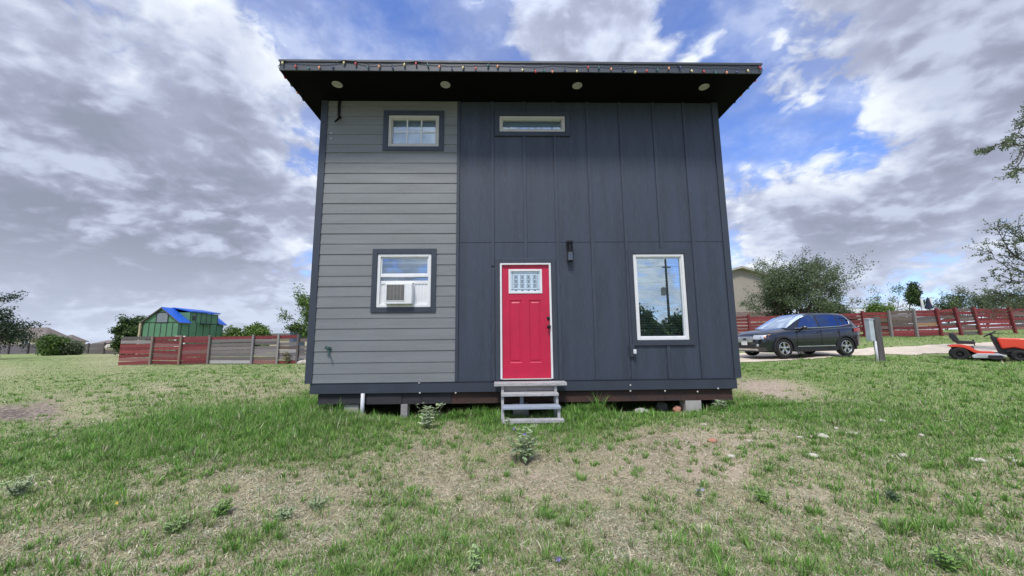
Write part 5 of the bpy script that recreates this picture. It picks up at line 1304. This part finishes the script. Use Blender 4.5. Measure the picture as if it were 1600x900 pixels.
# cabin
def cabprof(s_, zb, zt, wb, wt, dx=0):
    h = zt-zb
    return [(wb, zb, 0), (wb-(wb-wt)*.5, zb+h*.5, 0), (wt+.02, zb+h*.86, 0), (wt-.06, zb+h*.97, 0), (wt*.5, zt, 0), (0, zt+.01, 0)]
CS = [(1.16, 1.03, 1.10, .84, .80), (1.4, 1.03, 1.25, .85, .76), (1.65, 1.03, 1.40, .855, .72), (1.9, 1.03, 1.53, .86, .69), (2.1, 1.03, 1.605, .86, .67), (2.4, 1.03, 1.655, .86, .66), (2.8, 1.03, 1.675, .86, .655), (3.3, 1.03, 1.665, .86, .645), (3.75, 1.03, 1.635, .85, .63), (4.02, 1.03, 1.59, .83, .61), (4.14, 1.03, 1.49, .82, .61), (4.28, 1.03, 1.30, .80, .64), (4.38, 1.03, 1.12, .78, .68)]
q, full = loft(CS, cabprof)
cb_ = q.build('cabin', M['carpaint'], car, local=True, smooth=True); es = cb_.modifiers.new('edges', 'EDGE_SPLIT'); es.split_angle = R_(35)
def patch(i0, i1, j0, j1, off, name, mat):
    P = [[Vector(full[i][j]) for j in range(j0, j1+1)] for i in range(i0, i1+1)]
    N = []
    for i in range(len(P)):
        row = []
        for j in range(len(P[0])):
            a = P[min(i+1, len(P)-1)][j]-P[max(i-1, 0)][j]; b = P[i][min(j+1, len(P[0])-1)]-P[i][max(j-1, 0)]
            nn = a.cross(b).normalized(); 
            if nn.z < 0: nn = -nn
            row.append(tuple(P[i][j]+nn*off))
        N.append(row)
    return MB().grid(N).build(name, mat, car, local=True, smooth=True)
ws_ = patch(0, 4, 2, 8, .006, 'windshield', [M['windshield']])
MB().grid([[tuple(Vector(p)-Vector((0, 0, -.0035))) for p in row[3:8]] for row in full[0:5]]).build('windshield_backing', M['carin'], ws_, local=True, smooth=True) if False else None
patch(9, 12, 2, 8, .006, 'rear_window', [M['carglass']])
# side glass (quads on the sloping cabin side)
def side_y(sx, z, sgn):
    ss_ = [c[0] for c in CS]; i = max(0, min(len(CS)-2, next((k for k in range(len(CS)-1) if CS[k+1][0] >= sx), len(CS)-2)))
    t = (sx-CS[i][0])/(CS[i+1][0]-CS[i][0]); zb = 1.03; zt = CS[i][2]+(CS[i+1][2]-CS[i][2])*t; wb = CS[i][3]+(CS[i+1][3]-CS[i][3])*t; wt = CS[i][4]+(CS[i+1][4]-CS[i][4])*t
    h = (z-zb)/(zt-zb)
    if h < .5: w_ = wb-(wb-wt)*h
    else: a = wb-(wb-wt)*.5; w_ = a+(wt+.02-a)*(h-.5)/.36
    return HWD-sgn*(w_+.007)
def side_poly(pts, name, mat, sgn, extra=0., parent=None):
    P = [(x, side_y(x, z, sgn)-sgn*extra, z) for x, z in pts]
    q = MB(); q.prism(P, (0, sgn*.004, 0)); return q.build(name, mat, parent or car, local=True)
FW_ = [(1.62, 1.09), (2.52, 1.10), (2.50, 1.57), (2.18, 1.555), (1.86, 1.40)]
RW_ = [(2.62, 1.105), (3.42, 1.13), (3.46, 1.555), (2.60, 1.572)]
QW_ = [(3.50, 1.135), (3.98, 1.20), (4.02, 1.30), (3.80, 1.50), (3.53, 1.55)]
for sgn in (1, -1):
    a = side_poly(FW_, 'side_window', M['carglass'], sgn); side_poly(RW_, 'side_window', M['carglass'], sgn); side_poly(QW_, 'side_window', M['carglass'], sgn)
    q = MB()
    pts = [(1.50, 1.075), (2.1, 1.082), (2.57, 1.088), (3.1, 1.105), (3.5, 1.12), (4.03, 1.19)]
    q.tube([(x, side_y(x, z, sgn)-sgn*.004, z) for x, z in pts], .011, 6)
    pts = [(4.03, 1.19), (4.06, 1.32), (3.90, 1.50)]
    q.tube([(x, side_y(x, z, sgn)-sgn*.004, z) for x, z in pts], .016, 6)
    q.build('window_trim', M['chrome'], car, local=True)
    # door seams, handles, sill cladding, mirror
    yb = HWD-sgn*(.925)
    q = MB()
    for x in (1.50, 2.56, 3.36): q.box(x-.004, x+.004, min(yb, yb+sgn*.02), max(yb, yb+sgn*.02), .42, .99)
    q.build('door_seam', M['cladding'], car, local=True)
    for x in (2.28, 3.18):
        q = MB(); q.tube([(x, yb-sgn*.0, .90), (x+.03, yb-sgn*.022, .905), (x+.17, yb-sgn*.022, .908), (x+.2, yb, .905)], .013, 8); q.build('door_handle', M['carpaint'], car, local=True)
    q = MB(); y0_, y1_ = sorted((HWD-sgn*.895, HWD-sgn*.936)); q.box(wf+.42, wr-.42, y0_, y1_, .20, .36); q.build('sill_cladding', M['cladding'], car, local=True, bevel=.015)
    q = MB(); y0_, y1_ = sorted((HWD-sgn*.9, HWD-sgn*.938)); q.box(wf+.55, wr-.5, y0_, y1_, .385, .41); q.build('sill_trim', M['chrome'], car, local=True)
    for wx in (wf, wr):
        q = MB(); rows = []
        for k in range(25):
            a = math.pi*(-.08+1.16*k/24); c_, s_ = math.cos(a), math.sin(a)
            yo, yi = HWD-sgn*(.945 if wx == wf else .94), HWD-sgn*.80
            rows.append([(wx+c_*.385, yi, .345+s_*.385), (wx+c_*.385, yo, .345+s_*.385), (wx+c_*.435, yo+sgn*.004, .345+s_*.435), (wx+c_*.45, yi, .345+s_*.45)])
        q.grid(rows); q.build('arch_cladding', M['cladding'], car, local=True, smooth=False)
    q = MB(); ym = HWD-sgn*1.03
    q.lathe([(.02, -.1), (.075, -.09), (.09, 0), (.085, .07), (.03, .1)], (1.74, ym, 1.08), (0, 1, 0), 14); mr = q.build('mirror', M['carpaint'], car, local=True, smooth=True); 
    q = MB(); q.tube([(1.72, HWD-sgn*.84, 1.03), (1.73, HWD-sgn*.96, 1.04)], .03, 8); q.build('mirror_arm', M['cladding'], mr, local=True)
# wheels
def wheel(wx, sgn):
    yc = HWD-sgn*.82; q = MB()
    R0 = .345
    q.lathe([(.235, -.10), (.30, -.112), (.335, -.10), (R0, -.07), (R0, .07), (.335, .10), (.30, .112), (.235, .10)], (wx, yc, R0), (0, 1, 0), 40, closed=True)
    t = q.build('wheel', M['tyre'], car, local=True, smooth=True)
    q = MB(); yo = yc-sgn*.085; ax = (0, -sgn, 0)
    q.lathe([(.236, -.10), (.236, .012), (.222, .02), (.212, .006), (.212, -.10)], (wx, yo, R0), ax, 40, closed=True)
    for k in range(5):
        a = 2*math.pi*k/5+.3
        for d in (-.17, .17):
            p0 = Vector((wx+math.cos(a)*.05, yo-sgn*.004, R0+math.sin(a)*.05)); p1 = Vector((wx+math.cos(a+d)*.216, yo-sgn*.012, R0+math.sin(a+d)*.216))
            s_ = (p1-p0).cross(Vector((0, 1, 0))).normalized()*.017
            q.prism([p0-s_*1.3, p1-s_, p1+s_, p0+s_*1.3], (0, sgn*.03, 0))
    q.lathe([(.06, -.02), (.062, .012), (.03, .02), (.005, .021)], (wx, yo, R0), ax, 20)
    q.build('rim', M['alloy'], t, local=True)
    q = MB(); q.lathe([(.15, 0), (.15, .01)], (wx, yo+sgn*.07, R0), ax, 24); q.lathe([(.20, 0), (.205, .005)], (wx, yo+sgn*.1, R0), ax, 24); q.build('brake_disc', M['cladding'], t, local=True)
for wx in (wf, wr):
    for sgn in (1, -1): wheel(wx, sgn)
# front: grille, lamps, bumper, plate, badge
def front_x(w_, z):      # x of the nose surface at half width w_ and height z
    best = None
    for a, c in zip(ST[:-1], ST[1:]):
        for k in range(12):
            t = k/12; s_ = [a[i]+(c[i]-a[i])*t for i in range(6)]
            pr = bodyprof(*s_)
            # width of section at z
            ww = 0
            for (w0, z0_, _a), (w1, z1_, _b) in zip(pr[:-1], pr[1:]):
                if min(z0_, z1_) <= z <= max(z0_, z1_) and z1_ != z0_: ww = max(ww, w0+(w1-w0)*(z-z0_)/(z1_-z0_))
            if ww >= w_: return s_[0]
    return 1.
def nose(ws__, zs__, off, name, mat, parent=None, smooth=True):
    P = [[(front_x(abs(w_), z)-off, HWD-w_, z) for w_ in ws__] for z in zs__]
    return MB().grid(P).build(name, mat, parent or car, local=True, smooth=smooth)
lin = lambda a, b, n: [a+(b-a)*k/(n-1) for k in range(n)]
gr_ = nose(lin(-.44, .44, 15), lin(.58, .80, 4), .012, 'grille', M['alloy'])
q = MB()
for z in (.62, .665, .71, .755): q.tube([(front_x(abs(w_), z)-.02, HWD-w_, z) for w_ in lin(-.42, .42, 13)], .006, 5)
q.build('grille_bars', M['chrome'], gr_, local=True)
q = MB(); q.lathe([(.001, .0), (.055, .004), (.06, 0)], (0, 0, 0), (-1, 0, 0), 24); q.v = [(front_x(0, .69)-.03+v[0], HWD+v[1]*1.5, .70+v[2]*.7) for v in q.v]; q.build('badge', pm('dark_badge', (.02, .03, .09), .25), gr_, local=True)
nose(lin(-.52, .52, 15), lin(.36, .50, 4), .008, 'lower_intake', M['cladding'])
nose(lin(-.62, .62, 17), lin(.275, .335, 3), .014, 'skid_plate', M['alloy'])
q = MB(); q.box(front_x(.27, .52)-.05, front_x(.27, .52)-.035, HWD-.16, HWD+.16, .47, .61); q.build('licence_plate', M['vinyl'], car, local=True, bevel=.004)
for sgn in (1, -1):
    hl = nose([sgn*w_ for w_ in lin(.45, .79, 8)], lin(.69, .85, 5), .012, 'headlight', M['lampglass'])
    nose([sgn*w_ for w_ in lin(.795, .85, 3)], lin(.74, .87, 3), .012, 'turn_lamp', M['amber'], hl)
    nose([sgn*w_ for w_ in lin(.56, .76, 5)], lin(.40, .54, 4), .010, 'fog_lamp_surround', M['cladding'])
    q = MB(); q.lathe([(.05, 0), (.05, .03), (.02, .035)], (front_x(.64, .47)-.0, HWD-sgn*.64, .47), (-1, 0, 0), 14); q.build('fog_lamp', M['lampglass'], car, local=True)
    P = []
    for z in lin(.90, 1.04, 4): P.append([(x_, HWD-sgn*(w_+.012), z) for x_, w_ in ((4.02, .90), (4.18, .87), (4.32, .83), (4.44, .77), (4.49, .70))])
    MB().grid(P).build('tail_light', M['redlens'], car, local=True)

# ================================================================== riding mower (local: x forward, y left, z up)
M['orange'] = pm('orange_red_paint', (.78, .07, .035), .3, col2=(.7, .055, .03), vscale=2, coat=.4)
M['orange2'] = pm('sun_faded_orange_paint', (.70, .12, .06), .45, vscale=3)
gm = hit(1504, 562); MA = R_(-48)
mw = thing('riding_mower', 'orange red riding lawn mower with black seat, standing in the grass', 'lawn mower', (gm.x+.22, gm.y+.26, gm.z-.03), rz=MA)
SHIFT = {'seat': .12, 'backrest': .12, 'lever': .12, 'dash_column': .12, 'steering_wheel': .14, 'hood': .09, 'headlight': .09, 'grille': .09, 'engine': .09}
def mb(q, name, mat, parent=None, **k):
    d_ = SHIFT.get(name, 0.)
    q.v = [(p[0]+d_, p[1], p[2]) for p in q.v]
    return q.build(name, M[mat] if isinstance(mat, str) else mat, parent or mw, local=True, **k)
for s_ in (1, -1):
    yc = s_*.36
    q = MB(); q.lathe([(.10, -.11), (.18, -.12), (.215, -.105), (.23, -.07), (.23, .07), (.215, .105), (.18, .12), (.10, .11)], (0, yc, .23), (0, 1, 0), 32, closed=True)
    for k in range(16):
        a = 2*math.pi*k/16
        q.box(-.012, .012, yc-.10, yc+.10, .225, .238, Matrix.Translation((0, 0, .23)) @ Matrix.Rotation(a, 4, 'Y'))
    t = mb(q, 'rear_wheel', 'tyre', smooth=False); q = MB(); q.lathe([(.1, -.1), (.1, .05), (.03, .08), (.005, .08)], (0, yc, .23), (0, s_, 0), 20); mb(q, 'rim', 'cladding', t)
    yc = s_*.38
    q = MB(); q.lathe([(.07, -.07), (.15, -.08), (.185, -.06), (.19, 0), (.185, .06), (.15, .08), (.07, .07)], (1.30, yc, .19), (0, 1, 0), 28, closed=True)
    t = mb(q, 'front_wheel', 'tyre', smooth=True); q = MB(); q.lathe([(.07, -.06), (.07, .03), (.02, .05), (.004, .05)], (1.30, yc, .19), (0, s_, 0), 18); mb(q, 'rim', 'cladding', t)
# rear fender: swept body
prof = [(-.24, .50), (-.22, .545), (-.08, .57), (.10, .565), (.25, .52), (.36, .40), (.46, .34), (.78, .33), (.78, .26), (.44, .255), (.33, .29), (.24, .37), (.12, .45), (-.05, .48), (-.21, .475)]
q = MB(); q.prism([(x, -.46, z) for x, z in prof], (0, .92, 0)); mb(q, 'fender', 'orange', bevel=.012)
q = MB(); q.box(-.16, .36, -.2, .2, .22, .50); q.box(.36, 1.4, -.16, .16, .22, .30); mb(q, 'chassis', 'cladding')
# seat
q = MB(); q.prism([(-.15, -.23, .585), (.26, -.23, .575), (.31, -.23, .63), (.26, -.23, .69), (-.15, -.23, .715)], (0, .46, 0)); M['seatvinyl'] = pm('black_seat_vinyl', (.03, .032, .036), .38, vscale=4)
se = mb(q, 'seat', 'seatvinyl', bevel=.025, seg=3)
q = MB(); q.prism([(-.20, -.23, .64), (-.05, -.23, .68), (-.14, -.23, .92), (-.20, -.23, .99), (-.29, -.23, .98), (-.29, -.23, .82)], (0, .44, 0)); mb(q, 'backrest', 'seatvinyl', se, bevel=.03, seg=3)
q = MB(); q.tube([(.30, .30, .50), (.30, .31, .64), (.29, .31, .70)], .014, 8); q.lathe([(.01, -.02), (.028, 0), (.02, .03)], (.29, .31, .70), n=10); mb(q, 'lever', 'cladding')
# dash column and steering wheel
q = MB(); q.prism([(.78, -.17, .30), (.98, -.17, .30), (1.06, -.17, .74), (.86, -.17, .80), (.70, -.17, .86), (.66, -.17, .82)], (0, .34, 0)); mb(q, 'dash_column', 'cladding', bevel=.02)
c = Vector((.64, 0, .93)); axs = Vector((-.55, 0, .84)).normalized(); a_ = axs.orthogonal().normalized(); b_ = axs.cross(a_)
q = MB(); ring = [c+(a_*math.cos(t)+b_*math.sin(t))*.165 for t in lin(0, 2*math.pi, 25)]; q.tube(ring, .017, 8, cap=False)
for k in range(3): t = 2.1*k; q.tube([c-axs*.02, c+(a_*math.cos(t)+b_*math.sin(t))*.16], .012, 6)
q.tube([c-axs*.03, c-axs*.16], .03, 8); q.lathe([(.04, -.03), (.045, 0), (.01, .01)], c, axs, 12); mb(q, 'steering_wheel', 'cladding')
# hood
hp = [(.88, .42), (.80, .78), (.86, .80), (1.30, .775), (1.58, .73), (1.70, .62), (1.68, .38), (1.45, .36), (1.15, .46)]
q = MB(); q.prism([(x, -.25, z) for x, z in hp], (0, .5, 0)); hd = mb(q, 'hood', 'orange', bevel=.045, seg=4)
q = MB(); q.prism([(.98, -.254, .60), (1.45, -.254, .56), (1.45, -.254, .585), (.98, -.254, .625)], (0, .508, 0)); mb(q, 'hood_stripe', 'cladding', hd) if False else None
for s_ in (1, -1):
    q = MB(); y0_, y1_ = sorted((s_*.18, s_*.262)); q.prism([(1.42, y0_, .64), (1.60, y0_, .70), (1.702, y0_, .62), (1.69, y0_, .54), (1.5, y0_, .56)], (0, y1_-y0_, 0)); mb(q, 'headlight', 'lampglass', hd, bevel=.01)
q = MB(); q.box(1.66, 1.715, -.17, .17, .40, .54); mb(q, 'grille', 'cladding', hd, bevel=.01)
q = MB(); q.box(.95, 1.60, -.2, .2, .29, .47); mb(q, 'engine', 'cladding', bevel=.03)
q = MB(); q.tube([(1.30, -.34, .19), (1.30, .34, .19)], .025, 8); q.tube([(1.30, -.30, .2), (1.18, -.2, .3)], .02, 8); mb(q, 'front_axle', 'cladding')
q = MB(); q.prism([(.28, -.56, .10), (1.0, -.56, .10), (1.02, -.56, .20), (.86, -.56, .265), (.40, -.56, .265), (.26, -.56, .19)], (0, 1.06, 0)); mb(q, 'mower_deck', pm('pale_deck_paint', (.55, .57, .60), .5, col2=(.38, .38, .38), vscale=6), bevel=.025, seg=3)
q = MB(); q.prism([(.66, -.80, .09), (.90, -.80, .09), (.92, -.561, .21), (.62, -.561, .21)], (0, .02, .01)); q.box(.62, .92, -.74, -.562, .12, .20); mb(q, 'discharge_chute', 'cladding', bevel=.01)
weed('grassy_weed', 'clump of brown and green weeds between the mower deck and front wheel', 1572, 566, .22, .22, 18, 61, (.18, .17, .09), 0, .07)
